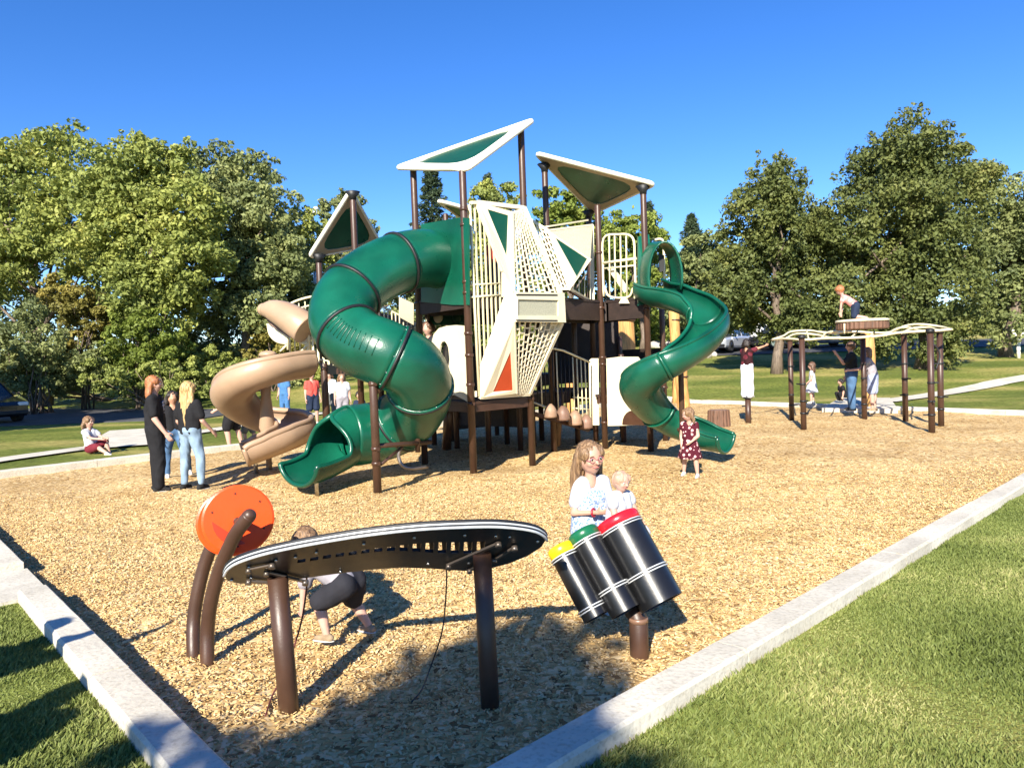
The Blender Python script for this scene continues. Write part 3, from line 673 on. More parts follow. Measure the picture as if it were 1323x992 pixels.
rI = q(399, 332, pI.y-.1); rH = q(453, 246, pH.y-.02); rJ = q(491, 315, pJ.y+.1)
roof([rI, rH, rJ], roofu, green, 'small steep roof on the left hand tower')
roof([q(565, 259, 16.1), q(606, 270, 16.3), q(600, 285, 17.4)], roofw, greend, 'roof corner showing above the tube slide')
def zroof(p, c3):
    a, b, c = c3; n = (b-a).cross(c-a); return a.z-((p.x-a.x)*n.x+(p.y-a.y)*n.y)/n.z
r1 = (rA, rF, rG); r2 = (rE, rD, rQ); r3 = (rI, rH, rJ)
post(pA, zroof(pA, r1)-.03, (4.12, 3.88, 3.0, 2.83, 2.2, 1.86, 1.4, 1.1), 'front post of the tube slide tower')
post(pF, zroof(pF, r1)-.03, (4.0, 2.8, 1.1), 'tallest post')
post(pG, zroof(pG, r1)-.03, (3.9, 2.8, 1.1, .45))
post(pC, min(4.66, zroof(pC, r2)-.06), (3.75, 2.7, 1.75, 1.62, .5))
post(pD, zroof(pD, r2)-.04, (3.2, 2.6, 1.7, .5)); post(pE, zroof(pE, r2)-.04, (3.4,)); post(pQ, zroof(pQ, r2)-.04, (3.4, 2.6))
post(pH, zroof(pH, r3)-.04, (2.9, 1.8)); post(pI, zroof(pI, r3)-.04, (2.9, 1.8)); post(pJ, zroof(pJ, r3)-.04, (2.9, 1.8)); post(pK, 5.05)
for b in (pA, pF, pG, pE, pD, pQ, pH, pI, pJ): pass
def bracket(b, z):
    mb = MB(); mb.tube([b+V((0, 0, z-.16)), b+V((0, 0, z-.1)), b+V((0, 0, z-.01))], [.062, .068, .14], 14); mb.build('roof_bracket', black, ps)
for b, rr in ((pE, r2), (pD, r2), (pQ, r2), (pH, r3), (pI, r3), (pJ, r3)): bracket(b, zroof(b, rr)-.03)
# more posts in the shade below
for px, py, Y, zt in ((590, 560, 15.2, LD), (631, 560, 14.3, LD), (655, 560, 15.6, 2.8), (672, 560, 14.4, LD), (700, 560, 15.9, 2.8), (745, 520, 15.2, 2.8), (420, 500, 13.2, MD), (560, 540, 15.8, 2.8), (610, 540, 16.6, 2.9), (520, 520, 15.2, 2.2), (805, 540, 14.9, 1.8)):
    post(col(px, py, Y), zt, (zt-.1,), 'added rear post below the decks')
# decks ------------------------------------------------------
def deck(pts, z, label=None, fasc=.2, th=.05):
    mb = MB(); mb.poly([V((p.x, p.y, z-th/2)) for p in pts], th, (0, 0, 1)); o = mb.build('deck', deckm, ps, label)
    for i in range(len(pts)):
        a = V((pts[i].x, pts[i].y, z-th-fasc/2-.004)); b = V((pts[(i+1) % len(pts)].x, pts[(i+1) % len(pts)].y, z-th-fasc/2-.004)); d = (b-a).normalized()
        mb = MB(); mb.beam(a+d*.07, b-d*.07, .035, fasc); mb.beam(a+d*.07+V((0, 0, fasc/2+.02)), b-d*.07+V((0, 0, fasc/2+.02)), .06, .035); mb.build('deck_beam', brown if fasc < .19 else deckm, o)  # shaded beams take the darker brown, shade put into their colour
    return o
deck([pA, pF, pG], DK, 'top deck of the tube slide tower')
deck([pF+V((.05, .12, 0)), pC, pQ, pE], DK, 'upper deck of the right hand tower', .34)
deck([pC+V((.1, 0, 0)), pD, pQ+V((.1, -.1, 0))], DK-.01, None, .34)
back1 = col(560, 540, 15.8); back2 = col(655, 560, 15.6); back3 = col(745, 520, 15.2)
deck([pG+V((.1, .15, 0)), pF+V((-.1, .2, 0)), pE, pQ, V((.2, 17, 0)), back1], DK-.02)
low1 = col(590, 560, 15.2)
deck([pA, pF, col(672, 560, 14.4), low1, pG], LD, 'low deck below the climbing tower', .12)
deck([pC+V((-.15, .1, 0)), pC, pD, col(805, 540, 14.9)], LD-.1, None, .12)
deck([pH+V((-.1, -.25, 0)), col(500, 470, 12.7), col(520, 520, 15.2), pJ, pI], MD, 'mid height deck on the left', .16)
rear = [(-2.6, 14.6), (-1.4, 16.6), (.4, 15.1), (1.0, 16.4), (2.4, 16.2), (3.1, 15.0), (-.4, 17.6), (1.9, 17.9), (-2.2, 17.2)]  # rear posts, decks and panels added to cast one continuous shadow
for i, (x, y) in enumerate(rear): post(V((x, y, 0)), 2.9 if i % 2 else 2.2, (1.1,), 'added rear post below the decks')
Vx = lambda *a: [V((x, y, 0)) for x, y in a]
deck(Vx((-1.62, 12.95), (-.05, 13.5), (.4, 15.1), (-1.4, 16.6), (-2.6, 14.6)), LD-.01, None, .2)
deck(Vx((.25, 13.6), (1.2, 14.9), (1.9, 15.6), (1.0, 16.4), (.4, 15.0), (-.0, 13.5)), LD-.02, 'low deck added to cast shadow', .2)
deck(Vx((1.8, 14.5), (2.5, 13.6), (3.1, 15.0), (2.4, 16.2), (1.95, 15.5)), LD-.03, None, .2)
deck(Vx((-1.4, 16.7), (.4, 15.2), (1.0, 16.5), (1.9, 17.9), (-.4, 17.6)), LD+.3, None, .2)
deck(Vx((-2.9, 13.6), (-1.75, 13.0), (-1.5, 16.4), (-2.2, 17.2), (-2.8, 14.9)), MD-.02, None, .2)
for a, b, z0, z1 in (((-1.4, 16.65), (.35, 15.2), 0.35, 2.1), ((1.0, 16.5), (2.4, 16.3), 1.2, 2.7), ((2.45, 16.1), (3.1, 15.1), .3, 1.9), ((-2.6, 14.7), (-2.25, 17.1), 1.9, 2.8), ((-1.35, 17.0), (-.5, 17.6), .2, 1.3)):
    mb = MB(); mb.poly([V((*a, z0)), V((*b, z0)), V((*b, z1)), V((*a, z1))], .04); mb.build('shadow_panel', deckm, ps)
for x in (-1.2, .9): mb = MB(); mb.tube([V((x, 13.9, LD)), V((x-.1, 14.1, .1))], .09, 12); mb.build('climbing_step', brownb, ps)
# faceted climbing tower on the front --------------------------------
yA = pA.y; yF = pF.y
uAF = (pF-pA).normalized(); nAF = V((uAF.y, -uAF.x, 0))      # towards the camera, to the right
def onAF(px, py, out=0.0): return PLN(px, py, pA+nAF*out, nAF)
T0 = onAF(609, 262, .06); T0b = onAF(617, 262, .06); RT = onAF(661, 274, .20); TR = onAF(677, 269, .12)
HL = onAF(663, 378, .50); HR = onAF(724, 379, .50); HLb = onAF(664, 416, .50); HRb = onAF(726, 417, .50)
BL = onAF(623, 513, .08); BR = onAF(684, 509, .10); BM = onAF(667, 508, .16); OL = onAF(620, 474, .08); OLb = onAF(620, 513, .06); SL = onAF(651, 350, .30); SL2 = onAF(651, 384, .32)
def inset(poly, k, up_=None):
    c = sum((V(p) for p in poly), V())/len(poly); return [c+(V(p)-c)*k for p in poly]
def panel(name, poly, m, th=.03, inner=None, innm=None, label=None, hole=True):
    mb = MB()
    if inner is None: mb.poly(poly, th); return mb.build(name, m, ps, label)
    mb.frame(poly, inner, th); o = mb.build(name, m, ps, label)
    if innm: mb = MB(); mb.poly(inner, th*.4); mb.build('inset_panel', innm, o)
    return o
def tri3(poly, a, b, c): pass
gA = onAF(629, 271, .10); gB = onAF(656, 279, .19); gC = onAF(654, 332, .28)
panel('tower_face', [T0b, RT, HL], creamp, .035, [gA, gB, gC], greend, 'upper left tower face with dark green three sided inset')
def lattice(c00, c10, c11, c01, nu, nv, w1=.014, w2=.012, label=None, tri=None):
    """slotted climbing sheet: bars along v and short staggered webs; c00,c10 lower edge, c01,c11 upper edge"""
    f = lambda u, v: c00*(1-u)*(1-v)+c10*u*(1-v)+c11*u*v+c01*(1-u)*v
    n = (c10-c00).cross(c01-c00).normalized(); mb = MB()
    for i in range(nu+1):
        u = i/nu; mb.beam(f(u, 0), f(u, 1), w1*(1.6 if i in (0, nu) else 1), .02, n)
    for i in range(nu):
        for j in range(nv):
            v = (j+(.5 if i % 2 else 0)+.12*math.sin(i*2.3+j))/nv
            if v > 1: continue
            mb.beam(f(i/nu, v), f((i+1)/nu, v), w2*1.5, .018, n)
    o = mb.build('lattice_panel', creamp, ps, label); return o
lattice(HL, HR, TR, RT, 9, 13, .021, .017, 'upper slotted climbing sheet of the front tower')
lattice(BM, BR, HRb, HLb, 9, 11, .018, .015, 'lower slotted climbing sheet above the low deck')
def bar(name, pts, r, m, label=None, seg=8):
    mb = MB(); mb.tube(pts, r, seg); return mb.build(name, m, ps, label)
def strap(name, a, b, w_, th, n, m, label=None):
    mb = MB(); mb.beam(a, b, w_, th, n); return mb.build(name, m, ps, label)
nU = (HR-HL).cross(TR-HL).normalized(); nL = (BR-BM).cross(HRb-BM).normalized()
strap('tower_edge', TR+(TR-HR).normalized()*.02, HR, .085, .05, nU, creamp)
strap('tower_edge', RT, HL, .045, .05, nU, creamp)
strap('tower_edge', T0, T0b.lerp(RT, .0)+V((0, 0, 0)), .05, .05, nAF, creamp)
strap('tower_edge', T0b+V((0, 0, .0)), TR, .07, .045, nU, creamp)
strap('tower_edge', HRb, BR, .07, .05, nL, creamp)
strap('tower_edge', OLb, BR, .05, .06, nL, creamp)
strap('tower_edge', HLb, BM, .03, .05, nL, creamp)
panel('tower_hub', [HL, HR, HRb, HLb], creamp, .07, inset([HL, HR, HRb, HLb], .1), None, 'front box of the climbing tower with grey mesh window')
hi = [onAF(668, 387, .565), onAF(720, 388, .565), onAF(720, 408, .565), onAF(668, 408, .565)]
meshm = mat('grey_green_mesh', (.42, .41, .30), .75, .12, 60, .35, 220)
mb = MB(); mb.frame([HL+nAF*.065, HR+nAF*.065, HRb+nAF*.065, HLb+nAF*.065], hi, .05, nAF); mb.build('hub_frame', creamp, ps)
mb = MB(); mb.poly([p-nAF*.01 for p in hi], .02, nAF); mb.build('hub_mesh', meshm, ps, 'grey textured window of the tower box')
slotm = mat('slot_shadow', (.02, .018, .015), .8, .1, 5)
for py in (381, 414):
    mb = MB(); mb.poly([onAF(667, py-1.2, .592), onAF(720, py-.6, .592), onAF(720, py+1.0, .592), onAF(667, py+.6, .592)], .012, nAF); mb.build('slot', slotm, ps)
# side box walls (left flank of hub going back to the pickets)
panel('tower_side', [SL, HL, HLb, SL2], creamp, .03)
panel('tower_side', [SL2, HLb, BL, OL], creamp, .03, None, None, 'long slanting flange beside the orange inset')
panel('tower_side', [OL, BL, OLb], creamp, .028)
oA = onAF(659, 453, .36); oB = onAF(662, 504, .17); oC = onAF(636, 506, .10)
panel('tower_face', [HLb, BM, BL], creamp, .035, [oA, oB, oC], orange2, 'lower tower face with shade-darkened orange three sided inset')
panel('tower_face', [HR, HRb, BR, onAF(700, 400, -.1)], creamp, .02)
strap('tower_edge', T0b, SL, .10, .045, nAF, creamp); strap('tower_edge', SL, SL2, .06, .045, nAF, creamp)
# tall picket wall between the front post and the tower face
pk = MB(); top_a = onAF(607, 262, .03); 
fr = thing if False else None
mb = MB(); mb.tube([onAF(607, 266, .04), onAF(619, 512, .04)], .022, 8); mb.tube([onAF(607, 384, .04), onAF(652, 381, .04)], .018, 8); mb.tube([onAF(607, 368, .04), onAF(652, 366, .04)], .014, 8)
mb.tube([onAF(607, 262, .04), onAF(625, 264, .04)], .022, 8); wall = mb.build('picket_wall', cream, ps, 'tall cream picket wall beside the front post')
for i in range(6):
    x0 = 613+i*6.2; yt = 264+max(0, (x0-618))*2.55; x1 = x0+ (3.5 if True else 0)
    yb = 512-max(0, (x0-617))*3.35
    a = onAF(x0, yt, .04); b = onAF(x0+(yb-yt)*.036, yb, .04); b = V((a.x, a.y, b.z))
    mb = MB(); mb.box((a+b)/2, (.026, .02, (a-b).length), Matrix.Rotation(math.atan2(uAF.y, uAF.x), 3, 'Z')); mb.build('picket', cream, wall)
for z in (4.15, 1.25): 
    mb = MB(); mb.box(V((pA.x, pA.y, z))+uAF*.08+nAF*.02, (.05, .05, .09)); mb.build('mounting_lug', cream, ps)
# low deck wall left of the front post, oval window
uGA = (pA-pG).normalized(); nGA = V((uGA.y, -uGA.x, 0))
def onGA(px, py, out=0): return PLN(px, py, pA+nGA*out, nGA)
out_ = [onGA(x, y) for x, y in [(604, 419), (601, 421), (590, 420), (578, 421), (568, 424), (561, 432), (555, 446), (549, 465), (545, 485), (546, 500), (552, 516), (570, 515), (588, 510), (600, 516), (606, 520), (607, 470)]]
cw = onGA(575, 461); inn = []
for p in out_:
    v = p-cw; a = math.atan2(v.z, v.dot(uGA)); inn.append(cw+uGA*math.cos(a)*.165+V((0, 0, math.sin(a)*.26)))
panel('wall_panel', out_, creamp, .03, inn, None, 'cream wall panel with dark oval window')
mb = MB(); mb.poly([p-nGA*.06 for p in inn], .01, nGA); mb.build('window_bubble', mat('dark_window', (.015, .014, .016), .25, .1, 4), ps, 'dark oval window')
mb = MB(); c = onGA(588, 516); mb.poly([c-nGA*.03+uGA*math.cos(a)*.26+V((0, 0, math.sin(a)*.14)) for a in [math.pi*k/10 for k in range(11)]], .01, nGA); mb.build('dark_half_disc', brownb, ps)
# second, rear faceted tower between the tall post and the right deck
def onS(px, py, Y): return P(px, py, Y)
s0 = onS(687, 285, 13.35); s1 = onS(708, 298, 13.25); s2_ = onS(735, 373, 13.1); s3 = onS(719, 373, 13.2); s4 = onS(762, 335, 13.75); s5 = onS(765, 291, 14.25); s6 = onS(757, 285, 14.6); s7 = onS(766, 391, 14.25)
lattice(s3, s2_, s1, s0, 4, 11, .02, .016, 'slotted sheet of the rear climbing tower')
panel('tower_face', [s1, s4, s2_], creamp, .035, [onS(717, 308, 13.3), onS(758, 335, 13.68), onS(744.5, 358, 13.3)], greend, 'rear tower face with dark green inset')
panel('tower_face', [s1, s5, s4], meshm if False else mat('sand_textured_panel', (.60, .52, .36), .7, .1, 40, .3, 160), .03, None, None, 'sand coloured textured face of the rear tower')
strap('tower_edge', s0, s2_.lerp(s1, 1), .05, .04, (0, -1, 0), creamp); strap('tower_edge', s1, s5, .035, .05, (0, -1, 0), creamp); strap('tower_edge', s5, s7, .06, .05, (0, -1, 0), creamp); strap('tower_edge', s4, s2_, .05, .05, (0, -1, 0), creamp); strap('tower_edge', s3, s2_, .05, .05, (0, -1, 0), creamp); strap('tower_edge', s2_, s7, .05, .06, (0, -1, 0), creamp)
mb = MB()
mb.beam(onS(706, 293, 13.6), s6, .12, .03); mb.build('top_shelf', creamp, ps)
for i in range(7):
    a = onS(741+i*3.6, 369-i*4.6+2, 13.4+i*.11); b = onS(741+i*3.6, 376+i*2.3, 13.4+i*.11); mb = MB(); mb.beam(a, b, .018, .018, (0, 1, 0)); mb.build('picket', brownb if i % 2 else cream, ps)
strap('tower_edge', onS(722, 378, 13.25), onS(736, 375, 13.15), .05, .03, (0, 0, 1), brown); strap('tower_edge', onS(736, 376, 13.15), onS(768, 395, 14.2), .05, .04, (0, 0, 1), brown)
# barrier right of that tower
uCD = (pD-pC).normalized(); nCD = V((-uCD.y, uCD.x, 0)); nCD = nCD if nCD.y < 0 else -nCD
def onCD(px, py, out=0): return PLN(px, py, pC+nCD*out, nCD)
lp_ = spline([onCD(780, 383), onCD(779, 345), onCD(780, 308), onCD(800, 303), onCD(813, 304), onCD(819, 312), onCD(820, 335), onCD(821, 370), onCD(820, 386)], 5)
mb = MB(); mb.tube(lp_, .022, 8); mb.tube([onCD(779, 340), onCD(822, 334)], .026, 8); mb.tube([onCD(780, 347), onCD(821, 343)], .016, 8); mb.tube(spline([onCD(781, 370), onCD(786, 382), onCD(800, 385), onCD(813, 383), onCD(818, 372)], 4), .022, 8)
bar_o = mb.build('barrier', cream, ps, 'cream barrier with rounded top beside the spiral slide')
for x in (787, 794, 801.5, 809): 
    mb = MB(); mb.tube([onCD(x, 305), onCD(x+1, 384)], .015, 7); mb.build('picket', cream, bar_o)
mb = MB(); mb.beam(onCD(788, 345, -.1), onCD(810, 376, -.1), .12, .03, nCD); mb.build('slanting_panel', creamp, ps)
mb = MB(); mb.poly([onCD(800, 392, .03), onCD(813, 392, .03), onCD(810, 386, .03), (onCD(803, 386, .03))], .03, nCD); mb.build('toe_plate', creamp, ps)
# lower right wall panels
panel('wall_panel', [onCD(784, 463, .09), onCD(800, 461, .09), onCD(824, 461, .09), onCD(828, 466, .09), onCD(830, 549, .09), onCD(786, 550, .09)], creamp, .04, None, None, 'plain cream wall panel behind the spiral slide')
panel('wall_panel', [P(761, 466, 14.35), P(764, 463, 14.35), P(773, 463, 14.35), P(774, 549, 14.35), P(763, 549, 14.35)], creamp, .05)
mb = MB(); c = onCD(818, 549, .12); mb.poly([c+uCD*math.cos(a)*.24+V((0, 0, math.sin(a)*.27)) for a in [math.pi*k/10 for k in range(11)]], .012, nCD); mb.build('dark_half_disc', brownb, ps)  # dark half-disc painted where shade falls at the panel foot
# stair / sloping bridge railing with stepping pods
st0 = P(688, 455, 13.3); st1 = P(761, 468, 14.2)
mb = MB(); mb.tube([P(690, 445, 13.4), P(728, 453, 13.8), P(762, 468, 14.2)], .02, 8); mb.tube([P(762, 468, 14.2), P(763, 549, 14.2)], .02, 8); mb.tube([P(690, 520, 13.4), P(763, 549, 14.2)], .018, 8); rl = mb.build('bridge_railing', cream, ps)
for i in range(13):
    x = 692+i*5.3; Y = 13.4+i*.062; mb = MB(); a = P(x, 447+i*1.6, Y); b = P(x+3, 520+i*2.3, Y); mb.tube([a, b], .013, 6); mb.build('picket', cream if i > 9 or i % 4 == 1 else black, rl)
for yy in (513, 527): 
    mb = MB(); mb.tube([P(740, yy, 14.0), P(762, yy+2, 14.2)], .014, 6); mb.build('rail', cream, rl)
podt = mat('dusty_tan_pods', (.32, .20, .13), .55, .12, 6, .1, 40)
for i, (x, y, w_) in enumerate([(711, 530, 8), (727.5, 533, 8.5), (743, 539, 8.5), (757.5, 544, 8)]):
    c = P(x, y, 13.1+i*.28); r = w_*(13.2+i*.28)/FPX; rs = []
    for k in range(8):
        t = k/7; rr = r*(1.04-.05*t) if k < 4 else r*math.cos((t-.45)*2.35); rs.append([c+V((math.cos(a)*rr, math.sin(a)*rr*.95, -r*1.15+t*r*2.2)) for a in [2*math.pi*j/14 for j in range(14)]])
    mb = MB(); mb.rings(rs); mb.build('stepping_pod', podt if i in (0, 2) else stonep, ps)
strap('pod_beam', P(688, 534, 13.2), P(760, 555, 14.2), .1, .07, (0, 0, 1), brown)
# left deck pickets and railings
mb = MB(); mb.tube([P(398, 462, 12.95), P(446, 470, 12.65)], .014, 6); rl = mb.build('picket_railing', cream, ps, 'cream picket railing of the left deck')
for i in range(8):
    x = 397+i*6.6; Y = 12.95-i*.045; yt = [418, 395, 396, 400, 404, 408, 412, 416][i]
    mb = MB(); mb.box((P(x-1, yt, Y)+P(x+1, 467+i, Y))/2, (.035, .02, (P(x, yt, Y)-P(x, 467+i, Y)).length)); mb.build('picket', cream, rl)
mb = MB(); mb.tube(spline([P(368, 396, 13.6), P(385, 388, 13.5), P(405, 383, 13.4), P(430, 382, 13.3)], 5), .022, 7); mb.tube(spline([P(375, 402, 13.6), P(395, 396, 13.4), P(412, 392, 13.3)], 5), .016, 7)
for i in range(6): mb.tube([P(378+i*8, 394-i*2.2, 13.5), P(381+i*8, 440, 13.5)], .011, 6)
mb.build('picket_railing', cream, ps, 'curved rail above the tan slide hood')
for (x0, x1, Y) in ((346, 371, 13.3), (374, 398, 12.9)):
    ar = spline([P(x0, 418, Y), P(x0+3, 432, Y), P(x0+12, 441, Y), P(x1, 444, Y)], 5); inn_ = spline([P(x0+6, 421, Y), P(x0+14, 427, Y), P(x1-4, 430, Y), P(x1, 434, Y)], 5)
    mb = MB(); mb.tube(ar, .026, 8); mb.tube([P(x1, 420, Y), P(x1+1, 452, Y)], .022, 8); mb.tube([P(x1-9, 454, Y), P(x1, 445, Y)], .02, 8); mb.build('slide_side_rail', cream, ps)
    mb = MB(); mb.poly(ar+inn_[::-1], .02, (0, -1, .1)); mb.build('side_panel', creamp, ps)
for i in range(5): bar('picket', [P(374+i*6.5, 425, 13.9), P(375+i*6.5, 456, 13.9)], .014, cream)
# rear stair rails seen through the tube slide
mb = MB(); mb.tube([P(494, 396, 14.6), P(536, 418, 15.4), P(569, 414, 16.2)], .02, 7); mb.tube([P(494, 412, 14.6), P(536, 436, 15.4)], .02, 7)
for i in range(9): mb.tube([P(496+i*5, 398+i*2.4, 14.6+i*.09), P(496.5+i*5, 414+i*2.6, 14.6+i*.09)], .013, 6)
for i in range(5): mb.tube([P(545+i*6, 410+i*1, 15.8), P(545+i*6, 424, 15.8)], .014, 6)
mb.build('stair_railing', cream, ps, 'cream railing seen behind the tube slide'); 
mb = MB(); mb.poly([P(516, 384, 14.9), P(534, 392, 15.1), P(534, 420, 15.1), P(516, 410, 14.9)], .03); mb.build('wall_panel', creamp, ps)
mb = MB(); mb.poly([P(548, 398, 15.4), P(604, 396, 15.4), P(604, 420, 15.4), P(552, 420, 15.4)], .04); mb.build('wall_panel', green, ps, 'green rear panel under the top deck')
for x in (566, 590): 
    mb = MB(); mb.sphere(P(x, 410, 15.3), (.1, .03, .12)); mb.build('play_dial', creamp if x < 580 else greend, ps)
# entry plate of the tube slide
panel('slide_entry_panel', [onGA(596, 281, .03), onGA(606, 282, .03), onGA(606, 394, .03), onGA(585, 394, .03), onGA(545, 390, .03), onGA(545, 290, .03)], green, .03, None, None, 'green entry panel of the tube slide')
# --------------------------------------------------------- big tube slide
tp = [(571, 337, 12.2), (545, 334, 11.9), (512, 341, 11.55), (475, 360, 11.2), (447, 387, 10.85), (442, 416, 10.55), (463, 442, 10.3), (500, 458, 10.15), (533, 477, 10.3), (543, 506, 10.7), (530, 535, 11.15), (503, 553, 11.35), (474, 560, 11.25), (448, 563, 11.05)]
path = spline([P(*p) for p in tp], 8); TR_ = .455
def circ(r, n=30): return [(r*math.cos(2*math.pi*k/n), r*math.sin(2*math.pi*k/n)) for k in range(n)]
cuts = [0, 15, 29, 44, 58, 70, 84, 104]
ts = tag(MB().build('tube_slide', green, ps), 'large green enclosed tube slide curling down in front of the tower')
for a, b in zip(cuts[:-1], cuts[1:]):
    seg = path[a:b+1]
    if len(seg) < 3: continue
    mb = MB(); rs = shell_rings(seg, lambda t: circ(TR_)); mb.rings(rs, True, False, True); o = mb.build('tube_section', green, ts, solid=.02)
for c_ in cuts[1:-1]:
    d = (path[c_+1]-path[c_-1]).normalized(); s_ = d.cross(V((0, 0, 1))).normalized(); u = s_.cross(d); rs = []
    for (o_, r_) in ((-.028, TR_), (-.026, TR_+.028), (-.006, TR_+.03), (.006, TR_+.03), (.026, TR_+.028), (.028, TR_)): rs.append([path[c_]+d*o_+(s_*a+u*b) for a, b in circ(r_, 36)])
    mb = MB(); mb.rings(rs, True, False, True); mb.build('joint_flange', green, ts)
    mb = MB(); mb.rings([[path[c_]+d*o_+(s_*a+u*b) for a, b in circ(r_, 36)] for o_, r_ in ((.0, TR_+.01), (.0, TR_+.038), (.034, TR_+.038), (.036, TR_+.01))], True, False, True); mb.build('joint_seal', black, ts)
    mb = MB()
    for k in range(12):
        a = 2*math.pi*k/12; c = path[c_]+d*-.03+(s_*math.cos(a)+u*math.sin(a))*(TR_+.016); mb.sphere(c, .009, 6, 4)
    mb.build('bolts', steel, ts)
# raised ribs on the lit section
i0 = 50; 
for k in range(11):
    c_ = 45+k; 
    if c_ >= 57: break
    d = (path[c_+1]-path[c_-1]).normalized(); s_ = d.cross(V((0, 0, 1))).normalized(); u = s_.cross(d)
    sun_a = math.atan2(tosun.dot(u), tosun.dot(s_)); mb = MB(); mb.tube([path[c_]+(s_*math.cos(a)+u*math.sin(a))*(TR_+.011) for a in [sun_a-.42+.075*j-.012*k for j in range(8)]], .008, 6); mb.build('rib', green, ts)
# exit chute: tube opens into a trough with a rolled lip
ex = spline([path[-4], path[-1], P(432, 577, 10.85), P(415, 587, 10.62), P(398, 594, 10.42), P(385, 597, 10.28)], 8)
n_ = len(ex)
def chp(t, r0=.42, top=1.0):
    s_ = min(1, max(0, (t-.24)/.30)); s_ = s_*s_*(3-2*s_); op = s_*1.72; out = []; r = r0*(1-.10*t)
    N_ = 26
    for k in range(N_+1):
        a = math.pi/2+op*.999+ (2*math.pi-2*op)*k/N_
        out.append((r*math.cos(a)*(1+.1*s_), r*math.sin(a)*(1-.12*s_)))
    return out
rs = shell_rings(ex, chp); mb = MB(); mb.rings(rs, False, False, True); o = mb.build('exit_chute', green, ts, solid=.025)
mb = MB(); L1 = [r_[0] for r_ in rs if True]; L2 = [r_[-1] for r_ in rs]; k0 = int(n_*.14)
mb.tube(L1[k0:]+rs[-1][1:-1]+L2[k0:][::-1], .035, 8); mb.build('chute_lip', green, ts)
mb = MB(); f_ = G(407, 637); mb.tube([f_+V((0, .1, -.05)), V((f_.x, f_.y+.1, .32))], .03, 8); mb.build('chute_foot', steel, ts)
# support frame in front
sp_ = G(488, 638); sp_ = V((sp_.x, sp_.y, 0)); post(sp_, 1.58, (1.5, .62, .42), 'front post under the tube slide')
zt = lambda py, px, Y: P(px, py, Y).z
bar('support_bar', [sp_+V((0, 0, P(488, 576, sp_.y).z)), P(556, 571, 11.2)], .035, brown); bar('support_bar', [P(492, 600, sp_.y), P(520, 577, 10.6)], .022, brown)
bar('support_bar', [P(538, 528, 10.9), P(540, 584, 10.9)], .04, brown); bar('support_bar', [P(488, 506, 10.0), P(470, 478, 10.4)], .04, brown)
bar('support_bar', [P(540, 530, 10.9), P(522, 524, 10.95)], .03, brown); bar('support_bar', [P(470, 480, 10.45), P(445, 475, 11.3)], .03, brown)
bar('grab_ring', spline([P(517, 580, 10.9), P(515, 590, 10.9), P(520, 601, 10.9), P(532, 605, 10.95), P(552, 603, 11.3)], 5), .028, mat('dull_steel', (.25, .22, .2), .4, .1, 4, metal=.7))
# --------------------------------------------------------- right open spiral slide
sp = [(838, 372, 13.35), (850, 377, 13.0), (872, 381, 12.55), (900, 393, 12.2), (917, 414, 11.8), (904, 438, 11.4), (872, 460, 11.1), (842, 478, 11.15), (826, 498, 11.45), (838, 520, 11.85), (864, 540, 12.1), (890, 550, 12.05), (915, 559, 11.85), (938, 563, 11.65)]
sp3 = spline([P(*p) for p in sp], 8)
def utrough(t, r=.29, inner=.30, outer=.95, flare=0.):
    out = []; N_ = 18
    e = max(0, (t-.82)/.18); f = min(1, t/.08)
    a0 = math.pi-inner*(1-e*.2); a1 = 2*math.pi+outer*(1-e*1.0)*f*.55
    # side>0 is right of travel = inner side for a clockwise spiral
    for k in range(N_+1):
        a = (math.pi-(outer*.62*(1-e)))+(math.pi+(outer*.62*(1-e))+inner*(1-e))*k/N_
        rr = r*(1+.18*abs(math.cos(a))*0); out.append((rr*math.cos(a)*1.05, rr*math.sin(a)*(.92)))
    return out
rs = shell_rings(sp3, utrough); ss = tag(MB().build('spiral_slide', green, ps), 'green open spiral slide on the right, curling round its centre post')
for a, b in ((0, 28), (28, 52), (52, 76), (76, 105)):
    mb = MB(); mb.rings(rs[a:b+1], False, False, True); mb.build('chute_section', green, ss, solid=.022)
for s_ in (0, -1): mb = MB(); mb.tube([r_[s_] for r_ in rs], .03, 8); mb.build('chute_lip', green, ss)
mb = MB(); mb.tube(rs[-1], .032, 8); mb.build('chute_lip', green, ss)
for c_ in (28, 52, 76):
    d = (sp3[c_+1]-sp3[c_-1]).normalized(); s_ = d.cross(V((0, 0, 1))).normalized(); u = s_.cross(d); pr = utrough(c_/(len(sp3)-1), .313)
    mb = MB(); mb.rings([[sp3[c_]+d*o_+s_*a+u*b for a, b in pr] for o_ in (-.02, .02)], False, False, True); mb.build('joint_flange', green, ss, solid=.03)
cp = G(883, 600); cp = V((cp.x, cp.y, 0)); post(cp, 1.95, (1.85, .5), 'centre post of the green spiral slide', .045)
bar('support_bar', [cp+V((0, 0, 1.9)), P(893, 455, 11.45)], .03, brown); bar('support_bar', [cp+V((0, 0, .55)), P(868, 553, 12.1)], .03, brown); bar('support_bar', [pD+V((0, 0, .62)), P(836, 530, 11.95)], .035, brown)
